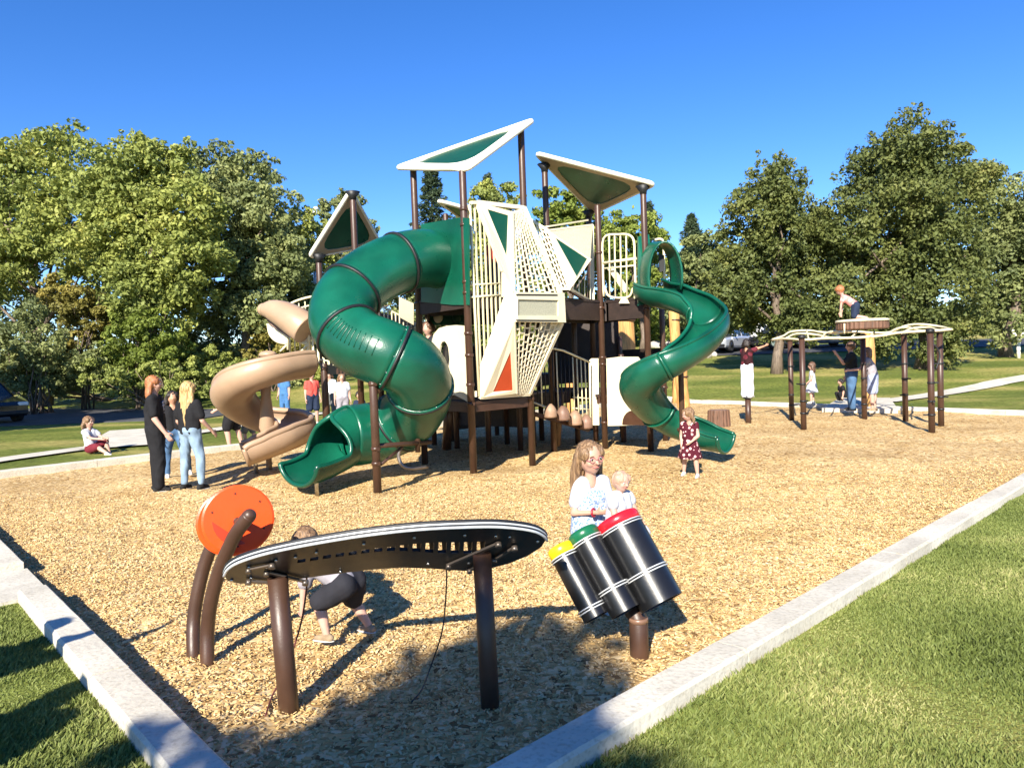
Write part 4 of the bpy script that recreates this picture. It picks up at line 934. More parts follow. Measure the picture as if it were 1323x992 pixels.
# hood at the top
hd = []
for k in range(9):
    t = k/8; Y = 13.35-.32*t; c = P(846+2*t, 358, Y); w_ = .26+.03*math.sin(t*3); hd.append([c+V((math.cos(a)*w_, math.cos(a)*-.12, math.sin(a)*(.62 if math.sin(a) > 0 else .5)))+V((t*.12, -t*.22, -t*.04)) for a in [math.pi*1.15-math.pi*1.3*j/16 for j in range(17)]])
mb = MB(); mb.rings(hd, False, False, True); mb.build('slide_hood', green, ss, solid=.03)
mb = MB(); mb.poly([P(824, 306, 13.42), P(838, 303, 13.5), P(842, 330, 13.5), P(838, 392, 13.4), P(824, 395, 13.4)], .04); mb.build('hood_side', green, ss)
bar('hood_rail', spline([P(846, 310, 13.6), P(853, 309, 13.6), P(857, 314, 13.6), P(858, 345, 13.6), P(858, 368, 13.6)], 4), .022, cream)
mb = MB(); mb.poly([P(851, 328, 13.2), P(858, 330, 13.2), P(858, 350, 13.2), P(852, 352, 13.2)], .03); mb.build('hood_dark_hole', black, ss)  # black plate standing in for the dark hole of the hood
# --------------------------------------------------------- left tan spiral slide
tn = [(392, 468, 12.75), (372, 470, 12.45), (342, 477, 12.15), (312, 491, 12.2), (300, 510, 12.65), (318, 528, 13.2), (348, 541, 13.45), (374, 545, 13.25), (382, 554, 12.8), (362, 563, 12.35), (335, 573, 12.1), (315, 580, 12.0)]
tn3 = spline([P(*p) for p in tn], 8)
def ttrough(t, r=.31):
    out = []; e = max(0, (t-.8)/.2); o_ = .62*(1-e*.8); i_ = .30
    for k in range(21):
        a = (math.pi-i_)+(math.pi+i_+o_)*k/20; out.append((r*math.cos(a)*1.08, r*math.sin(a)*.86))
    return out
rs = shell_rings(tn3, lambda t: [(-a, b) for a, b in ttrough(t)][::-1]); tl = tag(MB().build('spiral_slide', tanp, ps), 'tan open spiral slide on the left, below its rounded hood')
mb = MB(); mb.rings(rs, False, False, True); mb.build('chute', tanp, tl, solid=.045)
for s_ in (0, -1): mb = MB(); mb.tube([r_[s_] for r_ in rs], .052 if s_ == 0 else .04, 10); mb.build('chute_lip', tanp, tl)
mb = MB(); mb.tube(rs[-1], .04, 8); mb.build('chute_lip', tanp, tl)
cx = P(343, 500, 12.8); mb = MB(); mb.tube([V((cx.x, cx.y, -.1)), V((cx.x, cx.y, .5)), V((cx.x, cx.y, .75)), V((cx.x, cx.y, 1.3)), V((cx.x, cx.y, 1.75))], [.05, .05, .14, .08, .13], 14); mb.build('centre_column', tanp, tl)
f_ = G(332, 610); mb = MB(); mb.tube([V((f_.x, f_.y, -.05)), V((f_.x, f_.y-.1, .3))], .035, 8); mb.build('chute_foot', steel, tl)
hd = spline([P(341, 400, 13.0), P(352, 401, 12.95), P(368, 407, 12.85), P(384, 417, 12.75), P(396, 426, 12.7)], 6); nn = len(hd)
mb = MB(); mb.tube(hd, [.10+.17*math.sin(min(1, i/(nn-1)*1.15+.06)*1.5) for i in range(nn)], 18); mb.sphere(hd[0], .115, 16, 10); mb.build('slide_hood', tanp, tl, 'horn shaped tan hood')
mb = MB(); mb.poly([P(343, 411, 13.15), P(374, 418, 13.15), P(374, 436, 13.15), P(350, 420, 13.15)], .03); mb.build('hood_side', stonep, tl)
mb = MB(); mb.sphere(P(346, 458, 13.1), (.16, .14, .07)); mb.build('slide_knob', tanp, tl)
# ------------------------------------------------------------- instrument table in the foreground
xt = thing('metallophone_table', 'long black crescent metallophone on two brown posts, tilted away, nearest to the camera', 'play instrument', V((-.67, 3.84, 0)))
lb0 = G(375, 913); rb0 = G(634, 906)
p0 = V((-1.17, 3.82, .70)); pn = V((-.095, .72, 1.0)).normalized()
def onX(px, py): return PLN(px, py, p0, pn)
def interp(tab, x):
    for (a, b), (c, d) in zip(tab[:-1], tab[1:]):
        if x <= c: return b+(d-b)*(x-a)/(c-a)
    return tab[-1][1]
topE = [(291, 738), (296, 729), (310, 720), (340, 710), (380, 701), (430, 692), (480, 684.5), (540, 678), (600, 675), (640, 674.5), (670, 677), (690, 681), (701, 687), (704.5, 692)]
botE = [(291, 738), (296, 746), (310, 749), (345, 749), (380, 744), (430, 737), (480, 731), (520, 728.5), (560, 730), (600, 733), (625, 731.5), (655, 724), (680, 714), (697, 703), (704.5, 692)]
slots = [(383+i*16.5, 383+i*16.5+10.5) for i in range(15)]
mb = MB(); xsx = sorted(set([291+413.5*i/90 for i in range(91)]+[s_ for ss_ in slots for s_ in ss_])); cols_ = []
for x in xsx:
    a = interp(topE, x); b = interp(botE, x); h = b-a; xx = x
    k_ = max(0, min(1, (x-500)/60)); m0 = a+h*(.42-.06*k_); m1 = a+h*(.52+.10*k_)
    cols_.append([onX(x, a), onX(x+2, m0), onX(x+1, m1), onX(x, b)])
fs = []; th = .018; vs = []
for c in cols_: vs += c+[p-pn*th for p in c]
for i in range(len(xsx)-1):
    xm = (xsx[i]+xsx[i+1])/2; hole = any(s0_ < xm < s1_ for s0_, s1_ in slots); B0, B1 = i*8, (i+1)*8
    for k in range(3):
        if k == 1 and hole: continue
        fs += [(B0+k, B0+k+1, B1+k+1, B1+k), (B0+4+k+1, B0+4+k, B1+4+k, B1+4+k+1)]
    fs += [(B0, B1, B1+4, B0+4), (B1+3, B0+3, B0+7, B1+7)]
    if hole: fs += [(B0+1, B0+5, B1+5, B1+1), (B0+2, B1+2, B1+6, B0+6)]
for i, x in enumerate(xsx):
    for s0_, s1_ in slots:
        if abs(x-s0_) < .01 or abs(x-s1_) < .01: fs.append((i*8+1, i*8+2, i*8+6, i*8+5))
mb.add(vs, fs); tp_ = mb.build('table_top', blackp, xt, 'black crescent top with a row of slots')
edge = [onX(x, y) for x, y in topE]; edge = spline(edge, 4); edge2 = spline([onX(x, y) for x, y in botE[:4]][::-1], 3)
for o_, m_, r_, w_ in ((.004, black, .011, 0), (-.008, rimm, .0085, 0), (-.017, black, .0085, 0), (-.026, rimm, .0075, 0)):
    mb = MB(); mb.tube([p+pn*o_+(p-onX(500, 720)).normalized()*.004 for p in edge], r_, 8); mb.build('rim_band', m_, tp_)
mb = MB(); mb.tube([onX(x, y)-pn*.009 for x, y in botE], .010, 6); mb.build('rim_band', blackp, tp_)
for x, y in ((322, 727), (357, 718), (382, 714), (409, 708), (470, 697), (535, 689), (600, 686), (640, 687), (658, 688), (694, 694), (300, 744), (334, 748), (553, 723), (345, 727), (325, 741), (605, 722), (440, 733)):
    mb = MB(); c = onX(x, y)-pn*.02; mb.cyl(c, c-pn*.008, .0095, 10, .007); mb.build('bolt', steel, tp_)
def tpost(b, px, py, r, lab):
    t = onX(px, py)-pn*.03; b = V((b.x, b.y, -.2)); mb = MB(); mb.tube([b, b.lerp(t, .5), t], r, 20); mb.build('leg', brown, xt, lab)
    return t
t1 = tpost(lb0, 359, 738, .052, None); t2 = tpost(rb0, 622, 708, .049, None)
for (ax, ay, bx, by, w_) in ((345, 732, 395, 744, .02), (322, 728, 352, 722, .016), (322, 743, 352, 746, .016), (579, 723, 643, 695, .022), (606, 729, 636, 716, .016), (638, 716, 664, 700, .016)):
    a = onX(ax, ay)-pn*.03; b = onX(bx, by)-pn*.03; mb = MB(); mb.beam(a, b, w_, .012, pn); mb.cyl(b+pn*.006, b-pn*.02, .017, 12); mb.cyl(a+pn*.006, a-pn*.02, .014, 12); mb.build('bracket_arm', mat('bracket_steel', (.16, .13, .11), .35, .1, 5, metal=.6), xt)
# keys on the player's side
for i in range(16):
    x = 375+i*16.5; a = onX(x, interp(topE, x)+9)+pn*.03; b = onX(x+3, interp(botE, x)-8)+pn*.03; mb = MB(); mb.beam(a, b, .03, .008, pn); mb.build('tone_bar', mat('dark_tone_bar', (.10, .10, .11), .3, .1, 4, metal=.8), xt)
# mallet cords
def cord(pts, r, m, lab):
    mb = MB(); mb.tube(spline(pts, 7), r, 6); return mb.build('mallet_cord', m, xt, lab)
cc = P(577, 731, 4.0); cord([onX(576, 726), P(577, 745, 4.0), P(575, 785, 4.1), P(570, 820, 4.05), G(556, 862, .015), G(545, 890, .012), G(532, 906, .012)], .0042, black, 'black mallet cord hanging below the right half')
cord([onX(396, 742), P(396, 760, 3.98), P(390, 800, 4.0), P(379, 838, 4.0), P(368, 868, 3.97), G(352, 898, .012), G(343, 924, .012)], .005, mat('maroon_cord', (.12, .03, .025), .5, .1, 5), 'dark red mallet cord beside the left post')
mb = MB(); mb.tube([onX(572, 730), onX(581, 735)], .012, 8); mb.build('cord_clamp', black, xt)

# ------------------------------------------------------------- orange spinner disc on two curved posts
dt = thing('spinner_panel', 'round orange double disc held between two curved brown posts', 'play panel', G(262, 850))
def cpost(pts, r, lab):
    mb = MB(); pp = spline(pts, 6); mb.tube(pp, r, 18); mb.sphere(pp[-1], r, 16, 8); mb.build('curved_post', brown, dt, lab)
b1 = G(268, 857); b2 = G(250, 846)
cpost([V((b1.x, b1.y, -.2)), b1, P(268, 815, 4.40), P(273, 775, 4.37), P(285, 732, 4.33), P(301, 696, 4.28), P(313, 677, 4.25), P(322, 666, 4.24)], .041, 'curved post in front of the orange disc')
cpost([V((b2.x, b2.y, -.2)), b2, P(250, 805, 4.58), P(255, 768, 4.6), P(265, 728, 4.62), P(279, 695, 4.62), P(295, 675, 4.6)], .041, 'curved post behind the orange disc')
ca = P(308, 671, 4.40); cb = P(300, 674, 4.52); ax = V((.46, -.88, .10)).normalized()
def disc(c, r, th, m, name):
    mb = MB(); s_ = ax.cross(V((0, 0, 1))).normalized(); u = s_.cross(ax); rs = []
    for o_, rr in ((-th/2, r-.012), (-th/2+.006, r), (th/2-.006, r), (th/2, r-.012)): rs.append([c+ax*o_+(s_*math.cos(a)+u*math.sin(a))*rr for a in [2*math.pi*k/64 for k in range(64)]])
    mb.rings(rs, True, True, False); o = mb.build(name, m, dt)
    for f in o.data.polygons: f.use_smooth = False
    return o
d1 = disc(ca, .208, .022, orange, 'disc'); d2 = disc(cb, .208, .022, orange, 'disc')
mb = MB(); mb.cyl(cb-ax*.05, ca+ax*.13, .025, 14); mb.build('axle', brownb, dt)
mb = MB(); mb.cyl(cb+ax*.01, ca-ax*.01, .15, 24); mb.build('bead_drum', mat('dark_orange_core', (.45, .04, .01), .5, .1, 3), dt)
sA = ax.cross(V((0, 0, 1))).normalized(); uA_ = sA.cross(ax)
for k, (a, rr) in enumerate(((1.5, .17), (2.5, .17), (3.6, .17), (4.8, .17), (.4, .17))):
    c = ca+ax*.011+(sA*math.cos(a)+uA_*math.sin(a))*rr*.93; mb = MB(); mb.cyl(c, c+ax*.004, .006, 10); mb.build('bolt', brownb, d1)

# ------------------------------------------------------------- leaning tube drums
dr_ = thing('tube_drums', 'three leaning black tube drums with yellow, green and red caps', 'play instrument', G(826, 842))
def drum(tx, ty, bx, by, rpx, Yt, Yb, capm, nm):
    a = P(tx, ty, Yt); b = P(bx, by, Yb); r = rpx*(Yt+Yb)/2/FPX; d = (b-a).normalized()
    s_ = d.cross(V((0, 0, 1))).normalized(); u = s_.cross(d); cr = lambda c, r_: [c+(s_*math.cos(k)+u*math.sin(k))*r_ for k in [2*math.pi*i/48 for i in range(48)]]
    mb = MB(); mb.rings([cr(a, r), cr(b, r)], True, False, True); mb.rings([cr(b, r), cr(b, r*.94)], True, False, False); mb.rings([cr(b, r*.94), cr(a+d*.05, r*.94), cr(a+d*.05, .001)], True, False, True); o = mb.build('drum_tube', blackp, dr_)
    mb = MB(); mb.tube([a+d*.004, a-d*.045, a-d*.060, a-d*.067], [r*1.03, r*1.03, r*.98, r*.86], 40); mb.build('drum_cap', capm, dr_, nm)
    return a, b, r, d
D1 = drum(802, 681, 855, 779, 29.5, 4.42, 4.22, red, 'red drum cap'); D2 = drum(758, 698, 809, 790, 21.0, 4.38, 4.19, gcap, 'green drum cap'); D3 = drum(729, 718, 771, 797, 17.8, 4.36, 4.2, yellow, 'yellow drum cap')
Ds = [D3, D2, D1]
def band(t, off):
    pts = []
    for i, (a, b, r, d) in enumerate(Ds):
        c = a.lerp(b, 0)+d*t[i]; s_ = d.cross(V((0, 1, 0))).normalized(); s_ = -s_ if s_.x < 0 else s_; f_ = d.cross(s_); f_ = -f_ if f_.y > 0 else f_
        for k in range(9):
            an = math.pi*(.92-.84*k/8) if 0 < i < 2 else (math.pi*(1.05-.95*k/8) if i == 0 else math.pi*(.93-.98*k/8))
            pts.append(c+(s_*math.cos(an)+f_*math.sin(an))*(r+.006)+d*off)
    mb = MB(); mb.tube(pts, .0042, 6); mb.build('steel_band', mat('brushed_band', (.8, .8, .78), .35, .05, 10, metal=.5), dr_)
for off in (0, .016): band([.0, .0, .0], off); band([.33, .31, .30], off)
bp_ = G(826, 843); top_ = P(815, 778, 4.5)
mb = MB(); mb.tube([V((bp_.x, bp_.y, -.2)), V((bp_.x, bp_.y, .02)), V((bp_.x, bp_.y, .20)), V((bp_.x-.02, bp_.y+.02, .235)), P(812, 770, 4.46), P(780, 708, 4.62)], .056, 20); o = mb.build('drum_post', brown, dr_)
mb = MB(); mb.tube([V((bp_.x, bp_.y, .185)), V((bp_.x, bp_.y, .215))], .0575, 20); mb.build('elbow_seam', mat('lit_brown', (.2, .11, .07), .35, .1, 5), dr_)
for t_ in (.12, .36):
    mb = MB(); a = D3[0]+D3[3]*t_; b = D1[0]+D1[3]*t_; mb.beam(a+V((0, .1, 0)), b+V((0, .16, 0)), .04, .012, V((0, 1, 0))); mb.build('mounting_plate', brownb, dr_)

# ------------------------------------------------------------- net climber on the right
cl = thing('net_climber', 'low overhead climber with wavy pale rungs on brown posts, right hand side', 'climber', G(1120, 545))
CB = [(1038.5, 554), (1023, 541), (1117, 540), (1170, 544), (1204, 558), (1216, 549)]
cps = []
for i, (x, y) in enumerate(CB):
    b = G(x, y); ztop = 2.03; mb = MB(); mb.tube([V((b.x, b.y, -.2)), V((b.x, b.y, ztop))], .062, 14); o = mb.build('post', brown, cl)
    for k, z in enumerate((.35, .62, 1.0, 1.35)):
        if (i+k) % 4 == 3: continue
        a = -1.2+k*1.7+i; mb = MB(); mb.tube([V((b.x, b.y, z-.02)), V((b.x, b.y, z+.02))], .072, 12); mb.beam(V((b.x, b.y, z)), V((b.x+math.cos(a)*.15, b.y+math.sin(a)*.15, z)), .035, .03); mb.build('foot_peg', black, o)
    mb = MB(); mb.tube([V((b.x, b.y, ztop-.02)), V((b.x, b.y, ztop+.04)), V((b.x, b.y, ztop+.07))], [.085, .085, .04], 12); mb.build('post_cap', black, o)
    cps.append(V((b.x, b.y, ztop)))
def wave(pts, r=.027):
    mb = MB(); mb.tube(spline(pts, 7), r, 8); mb.build('climbing_rail', cream, cl)
def U(x, y, Y): return P(x, y, Y)
wave([U(997, 439, 18.4), U(1016, 437.5, 17.6), U(1040, 439, 16.9), U(1065, 437, 16.6), U(1100, 436.5, 16.2), U(1135, 434, 16.0), U(1160, 430, 15.8), U(1190, 428, 15.5), U(1212, 427, 15.4), U(1229, 425.5, 15.5)])
wave([U(997, 439, 18.4), U(1012, 434, 18.8), U(1022, 428.5, 19.3), U(1045, 427, 19.4), U(1060, 429, 19.0), U(1080, 430, 18.8), U(1105, 428.5, 18.7), U(1130, 430, 18.5), U(1150, 429, 18.2), U(1170, 421, 18.0), U(1190, 419, 17.6), U(1215, 422, 17.2), U(1228, 425.5, 16.5), U(1229, 425.5, 15.5)])
wave([U(1016, 437, 17.6), U(1026, 432, 18.3), U(1040, 431, 18.6), U(1058, 433, 18.4), U(1075, 437, 17.6), U(1085, 436, 17)])
wave([U(1062, 437, 16.8), U(1068, 430, 18.4), U(1085, 427.5, 18.8), U(1100, 428, 18.5)])
wave([U(1145, 433, 16.1), U(1158, 425, 17.6), U(1172, 423, 17.9), U(1188, 427, 17), U(1196, 428, 16.2)])
wave([U(1165, 430, 16.0), U(1180, 424, 17.4), U(1198, 423, 17.5), U(1210, 426, 16.8), U(1214, 427, 15.8)])
for a, b in (((1045, 439, 16.9), (1042, 427, 19.4)), ((1100, 436, 16.2), (1108, 428, 18.7)), ((1125, 434, 16.0), (1130, 429, 18.5)), ((1150, 432, 16.0), (1152, 428, 18.2))): wave([U(*a), U(*b)], .022)
for x0, x1, Y in ((1205, 1213, 15.8),):
    mb = MB(); mb.tube(spline([P(x0+2, 445, Y), P(x0+7, 452, Y), P(x1+1, 462, Y), P(x0+4, 478, Y)], 5), .018, 8); mb.build('grab_loop', black, cl)
# disc seat with ribbed wooden-look rim
dc = V((P(1114, 430, 17.6).x, 17.6, 0)); z0_ = P(1114, 425.5, 17.6).z; z1_ = P(1114, 416, 17.6).z; rd_ = 31*17.6/FPX
mb = MB(); rs = []
for z, k in ((z0_, .98), (z0_+.02, 1), (z1_-.02, 1), (z1_, .98)): rs.append([V((dc.x+math.cos(a)*rd_*(k+.012*math.cos(a*36)), dc.y+math.sin(a)*rd_*(k+.012*math.cos(a*36)), z)) for a in [2*math.pi*i/144 for i in range(144)]])
mb.rings(rs, True, True, False); mb.build('platform_rim', stumpm, cl, 'dark ribbed rim of the round platform')
mb = MB(); mb.tube([V((dc.x, dc.y, z1_+.002)), V((dc.x, dc.y, z1_+.05)), V((dc.x, dc.y, z1_+.06))], [rd_*1.03, rd_*1.02, rd_*.97], 48); mb.build('platform_top', creamp, cl)
mb = MB(); mb.tube([P(1091, 418, 17.1), P(1091, 431, 17.1)], .02, 6); mb.build('hanger', cream, cl)
mb = MB(); b = V((P(1121, 440, 20.8).x, 20.8, 0)); rs = []
for z, r in ((-.2, .2), (.5, .19), (1.1, .17), (1.5, .19), (2.15, .17)): rs.append([V((b.x+math.cos(a)*r*(1+.08*math.sin(3*a+z*3)), b.y+math.sin(a)*r*(1+.08*math.sin(3*a+z*3)), z)) for a in [2*math.pi*i/20 for i in range(20)]])
mb.rings(rs); mb.build('timber_mast', timber, cl, 'honey coloured timber mast under the round platform')

# single short post with pegs (a child stands on it)
b = G(967, 546); hp = thing('stepping_post', 'short brown stepping post with a black peg, beside the net climber', 'stepping post', b)
mb = MB(); mb.tube([V((b.x, b.y, -.2)), V((b.x, b.y, .60))], .07, 14); mb.build('post', brown, hp)
mb = MB(); mb.beam(V((b.x-.15, b.y, .42)), V((b.x+.02, b.y, .42)), .04, .035); mb.build('peg', black, hp)
mb = MB(); mb.tube([V((b.x, b.y, .60)), V((b.x, b.y, .64))], .11, 14); mb.build('cap', black, hp)

# stump stepper
b = G(929, 550); st = thing('stump_step', 'grey brown ribbed stump step behind the end of the green slide', 'stump', b)
mb = MB(); rs = []
for z, k in ((-.1, 1.05), (.05, 1.04), (.36, .98), (.38, .96)): rs.append([V((b.x+math.cos(a)*.26*(k+.035*math.cos(a*17)), b.y+math.sin(a)*.22*(k+.035*math.cos(a*17)), z)) for a in [2*math.pi*i/102 for i in range(102)]])
mb.rings(rs, True, True, False); mb.build('bark_side', stumpm, st)
mb = MB(); mb.tube([V((b.x, b.y, .381)), V((b.x, b.y, .39))], .215, 30); mb.build('cut_top', mat('cut_top', (.22, .13, .09), .7, .2, 20), st)

# timber posts
def tpst(px, Y, top, rpx, lab, cap=False):
    b = V((P(px, 480, Y).x, Y, 0)); zt = P(px, top, Y).z; r = rpx*Y/FPX; t = thing('timber_post', lab, 'post', b, 0, 'honey coloured timber posts behind the play structure')
    mb = MB(); rs = []
    for k in range(9):
        f = k/8; z = -.2+(zt+.2)*f; rr = r*(1.06-.1*f+.04*math.sin(f*7+px)); o_ = .03*math.sin(f*4+px)
        rs.append([V((b.x+o_+math.cos(a)*rr*(1+.05*math.sin(2*a+px+f)), b.y+math.sin(a)*rr, z)) for a in [2*math.pi*i/20 for i in range(20)]])
    mb.rings(rs); mb.build('shaft', timber, t)
    mb = MB(); mb.tube([V((b.x, b.y, zt-.35)), V((b.x, b.y, zt-.30))], r*1.1, 16); mb.build('rope_band', brownb, t)
    return b, zt
q1 = tpst(881, 24.3, 474, 7.5, 'timber post with flat top seen under the green spiral slide')
q2 = tpst(811, 19.5, 398, 11.0, 'thickest timber post, seen below the right hand deck')
q3 = tpst(737, 22.5, 412, 6.8, 'timber post seen left of the right hand deck post, above the bridge rail')
q4 = tpst(874, 27.0, 402, 6.5, 'slim timber post visible inside the curve of the green spiral slide')
for (a, za), (b, zb), lab in ((q2, q4, 'sagging rope tied between the thick and the slim timber post'), (q3, q2, 'sagging rope left of the thick timber post')):
    mid = (a+b)/2; mb = MB(); mb.tube(spline([V((a.x, a.y, min(za, 1.9)-.3)), V((mid.x, mid.y, 1.15)), V((b.x, b.y, min(zb, 1.9)-.3))], 8), .022, 6); tag(mb.build('rope', brownb), lab, 'rope')

# boulders on the far lawn, dark bench like rail at left
def boulder(px, py, r, seed, lab, m):
    p = GH(px, py); g = random.Random(seed); mb = MB(); n0 = V((seed, seed*2, 0)); rs = []
    for k in range(9):
        t = max(.05, min(3.09, math.pi*k/8)); rr = []
        for a in [2*math.pi*i/14 for i in range(14)]:
            v = V((math.sin(t)*math.cos(a)*1.3, math.sin(t)*math.sin(a), -math.cos(t)*.6)); v *= r*(1+.35*noise.noise(v*1.3+n0)); rr.append(p+v+V((0, 0, r*.25)))
        rs.append(rr)
    mb.rings(rs, True, True, False); o = mb.build('boulder', m); tag(o, lab, 'boulder')
rockm = mat('pale_rock', (.46, .42, .37), .85, .2, 4, .6, 14)
boulder(848, 449, .55, 3, 'pale boulder at the foot of the bank, left of the slim timber post', rockm); boulder(862, 446, .4, 4, 'small pale boulder right beside the slim timber post', rockm); boulder(905, 463, .5, 5, 'tan boulder just right of the green spiral slide', rockm); boulder(918, 460, .35, 6, 'small boulder by the silver car', rockm)

# tall white light pole in the trees
b = tbase(412, 48); lp = thing('light_pole', 'tall pale light pole with a cluster of white lamps among the left trees', 'light pole', b)
tp2 = P(412, 274, 48); mb = MB(); mb.tube([b, V((b.x, b.y, tp2.z))], [.12, .07], 10); mb.build('pole', steel, lp)
mb = MB(); mb.beam(V((b.x-.3, b.y, tp2.z)), V((b.x+.3, b.y, tp2.z)), .1, .1); mb.build('cross_arm', steel, lp)
for s_ in (-.27, .27): mb = MB(); mb.box(V((b.x+s_, b.y-.1, tp2.z+.22)), (.26, .2, .2), None, .04); mb.build('lamp_head', mat('white_enamel', (.8, .8, .78), .3, .03, 4), lp)
# white forked marker at the right edge
p = GH(1316, 463); fk = thing('forked_post', 'white forked post in the shade at the right edge', 'post', p)
z_ = P(1316, 442, p.y).z; mb = MB(); mb.tube([p, V((p.x, p.y, z_))], .09, 8); mb.build('stem', roofw, fk)
for s_ in (-8, 9): mb = MB(); mb.tube([V((p.x, p.y, z_)), P(1316+s_, 426, p.y)], .07, 8); mb.build('arm', roofw, fk)

# ------------------------------------------------------------- parked vehicles
tyre = mat('tyre', (.015, .015, .016), .8, .1, 10); glass = mat('dark_glass', (.02, .025, .03), .08, .1, 3, spec=.8); chrome = mat('chrome', (.6, .6, .6), .15, .05, 4, metal=1.); lampm = mat('lamp_glass', (.75, .75, .72), .1, .05, 5); tailm = mat('tail_glass', (.4, .01, .01), .15, .05, 5)
def vehicle(name, label, cat, loc, rz, L, W, H, paint, kind='car'):
    t = thing(name, label, cat, loc, rz); ORG[t.name] = V((0, 0, 0))          # front towards local -Y, parts in local coordinates
    def ring(y, zb, zt_, w_, zs, tw): return [V((-w_*.92, y, zb)), V((w_*.92, y, zb)), V((w_, y, zb+.12)), V((w_, y, zs)), V((w_*tw, y, zt_)), V((-w_*tw, y, zt_)), V((-w_, y, zs)), V((-w_, y, zb+.12))]
    w_ = W/2; h = -L/2; belt = H*.58
    if kind == 'pickup': secs = [(0, .4, .8, .9), (.04, .3, .98, .96), (.26, .28, 1.08, 1), (.30, .28, 1.1, 1), (.99, .28, 1.12, 1), (1, .4, 1.05, .97)]
    else: secs = [(0, .32, .62, .86), (.03, .22, .78, .95), (.27, .2, belt+.02, 1), (.5, .2, belt+.05, 1), (.92, .2, belt+.06, .99), (.985, .25, belt-.02, .95), (1, .4, belt-.15, .9)]
    mb = MB(); mb.rings([[V((p.x, p.y, p.z)) for p in ring(h+f*L, zb, zt_, w_*k, zt_-.12, .93)] for f, zb, zt_, k in secs], True, True, False); mb.build('body', paint, t)
    f0, f1, f2, f3 = (.27, .38, .56, .60) if kind == 'pickup' else (.25, .42, .82, .96)
    def cab(y, z, k): return [V((-w_*k, y, belt-.03 if kind != 'pickup' else 1.05)), V((w_*k, y, belt-.03 if kind != 'pickup' else 1.05)), V((w_*k*.84, y, z)), V((-w_*k*.84, y, z))]
    bz = belt if kind != 'pickup' else 1.08
    def quad4(y0, y1, y2, y3, sc, zt_): 
        a = [V((-w_*.93*sc, y0, bz)), V((w_*.93*sc, y0, bz)), V((w_*.93*sc, y3, bz)), V((-w_*.93*sc, y3, bz))]; b_ = [V((-w_*.76*sc, y1, zt_)), V((w_*.76*sc, y1, zt_)), V((w_*.76*sc, y2, zt_)), V((-w_*.76*sc, y2, zt_))]
        return a, b_
    ys_ = [h+f*L for f in (f0, f1, f2, f3)]
    a, b_ = quad4(*ys_, 1, H-.04); mb = MB(); mb.rings([a, b_], True, True, False); mb.build('cabin_glass', glass, t)
    mb = MB(); mb.poly([b_[0]+V((0, -.02, .015)), b_[1]+V((0, -.02, .015)), b_[2]+V((0, .02, .015)), b_[3]+V((0, .02, .015))], .05); 
    for i in range(4): mb.beam(a[i], b_[i], .07, .07)
    for s_ in (-1, 1): mb.beam(V((s_*w_*.93, (ys_[0]+ys_[3])/2, bz)), V((s_*w_*.76, (ys_[1]+ys_[2])/2, H-.03)), .07, .05)
    mb.build('roof', paint, t)
    for s_ in (-1, 1):
        for f in (.19, .81):
            y = h+f*L; mb = MB(); mb.tube([V((s_*(w_-.22), y, .33)), V((s_*(w_-.21), y, .33)), V((s_*(w_+.01), y, .33)), V((s_*(w_+.02), y, .33))], [.3, .34, .34, .29], 22); o = mb.build('wheel', tyre, t)
            mb = MB(); mb.tube([V((s_*(w_+.0), y, .33)), V((s_*(w_+.03), y, .33))], [.21, .19], 16); mb.build('rim', chrome, o)
        zz = .68 if kind != 'pickup' else .85
        mb = MB(); mb.box(V((s_*(w_*.72), h+.06, zz)), (.36, .12, .15), None, .03); mb.build('headlight', lampm, t)
        mb = MB(); mb.box(V((s_*(w_*.82), -h-.05, belt-.12)), (.2, .12, .2), None, .03); mb.build('tail_light', tailm, t)
        mb = MB(); mb.box(V((s_*(w_+.1), ys_[0]+.3, bz+.07)), (.18, .1, .13), None, .03); mb.build('mirror', paint, t)
    mb = MB(); mb.box(V((0, h+.04, .55 if kind != 'pickup' else .72)), (w_*1.0, .08, .22), None, .03); mb.build('grille', black, t)
    mb = MB(); mb.box(V((0, h+.02, .36)), (w_*1.75, .14, .16), None, .04); mb.build('bumper', black if kind != 'pickup' else chrome, t)
    return t
silver = mat('silver_paint', (.48, .50, .54), .22, .04, 2, metal=.35, coat=.6); whitep = mat('white_paint', (.80, .80, .79), .25, .03, 2, coat=.5); darkp = mat('dark_paint', (.012, .013, .02), .2, .1, 2, coat=.7); bluep = mat('grey_blue_paint', (.10, .12, .16), .2, .1, 2, coat=.7)
def vloc(px, py, Y): p = P(px, py, Y); return V((p.x, p.y, hz(p.x, p.y)+.06))
vehicle('parked_car', 'silver car facing the playground, parked left of the white truck', 'car', vloc(938, 455, 46.5), R(-38), 4.5, 1.85, 1.5, silver)
vehicle('parked_truck', 'white pickup truck half hidden behind leaves and the child on the stepping post', 'truck', vloc(982, 452, 50.5), R(-62), 5.4, 2.0, 1.95, whitep, 'pickup')
vehicle('parked_car', 'dark car right of the white truck behind the climber rails', 'car', vloc(1010, 455, 47.5), R(-70), 4.5, 1.85, 1.55, darkp)
vehicle('parked_car', 'grey blue car seen in the gap between the climber posts', 'car', vloc(1062, 455, 47.5), R(-80), 4.4, 1.8, 1.5, bluep)
vehicle('parked_car', 'dark vehicle in deep shade at the left edge on the asphalt', 'car', V((-21.0, 28.6, .10)), R(60), 4.7, 1.9, 1.7, darkp)
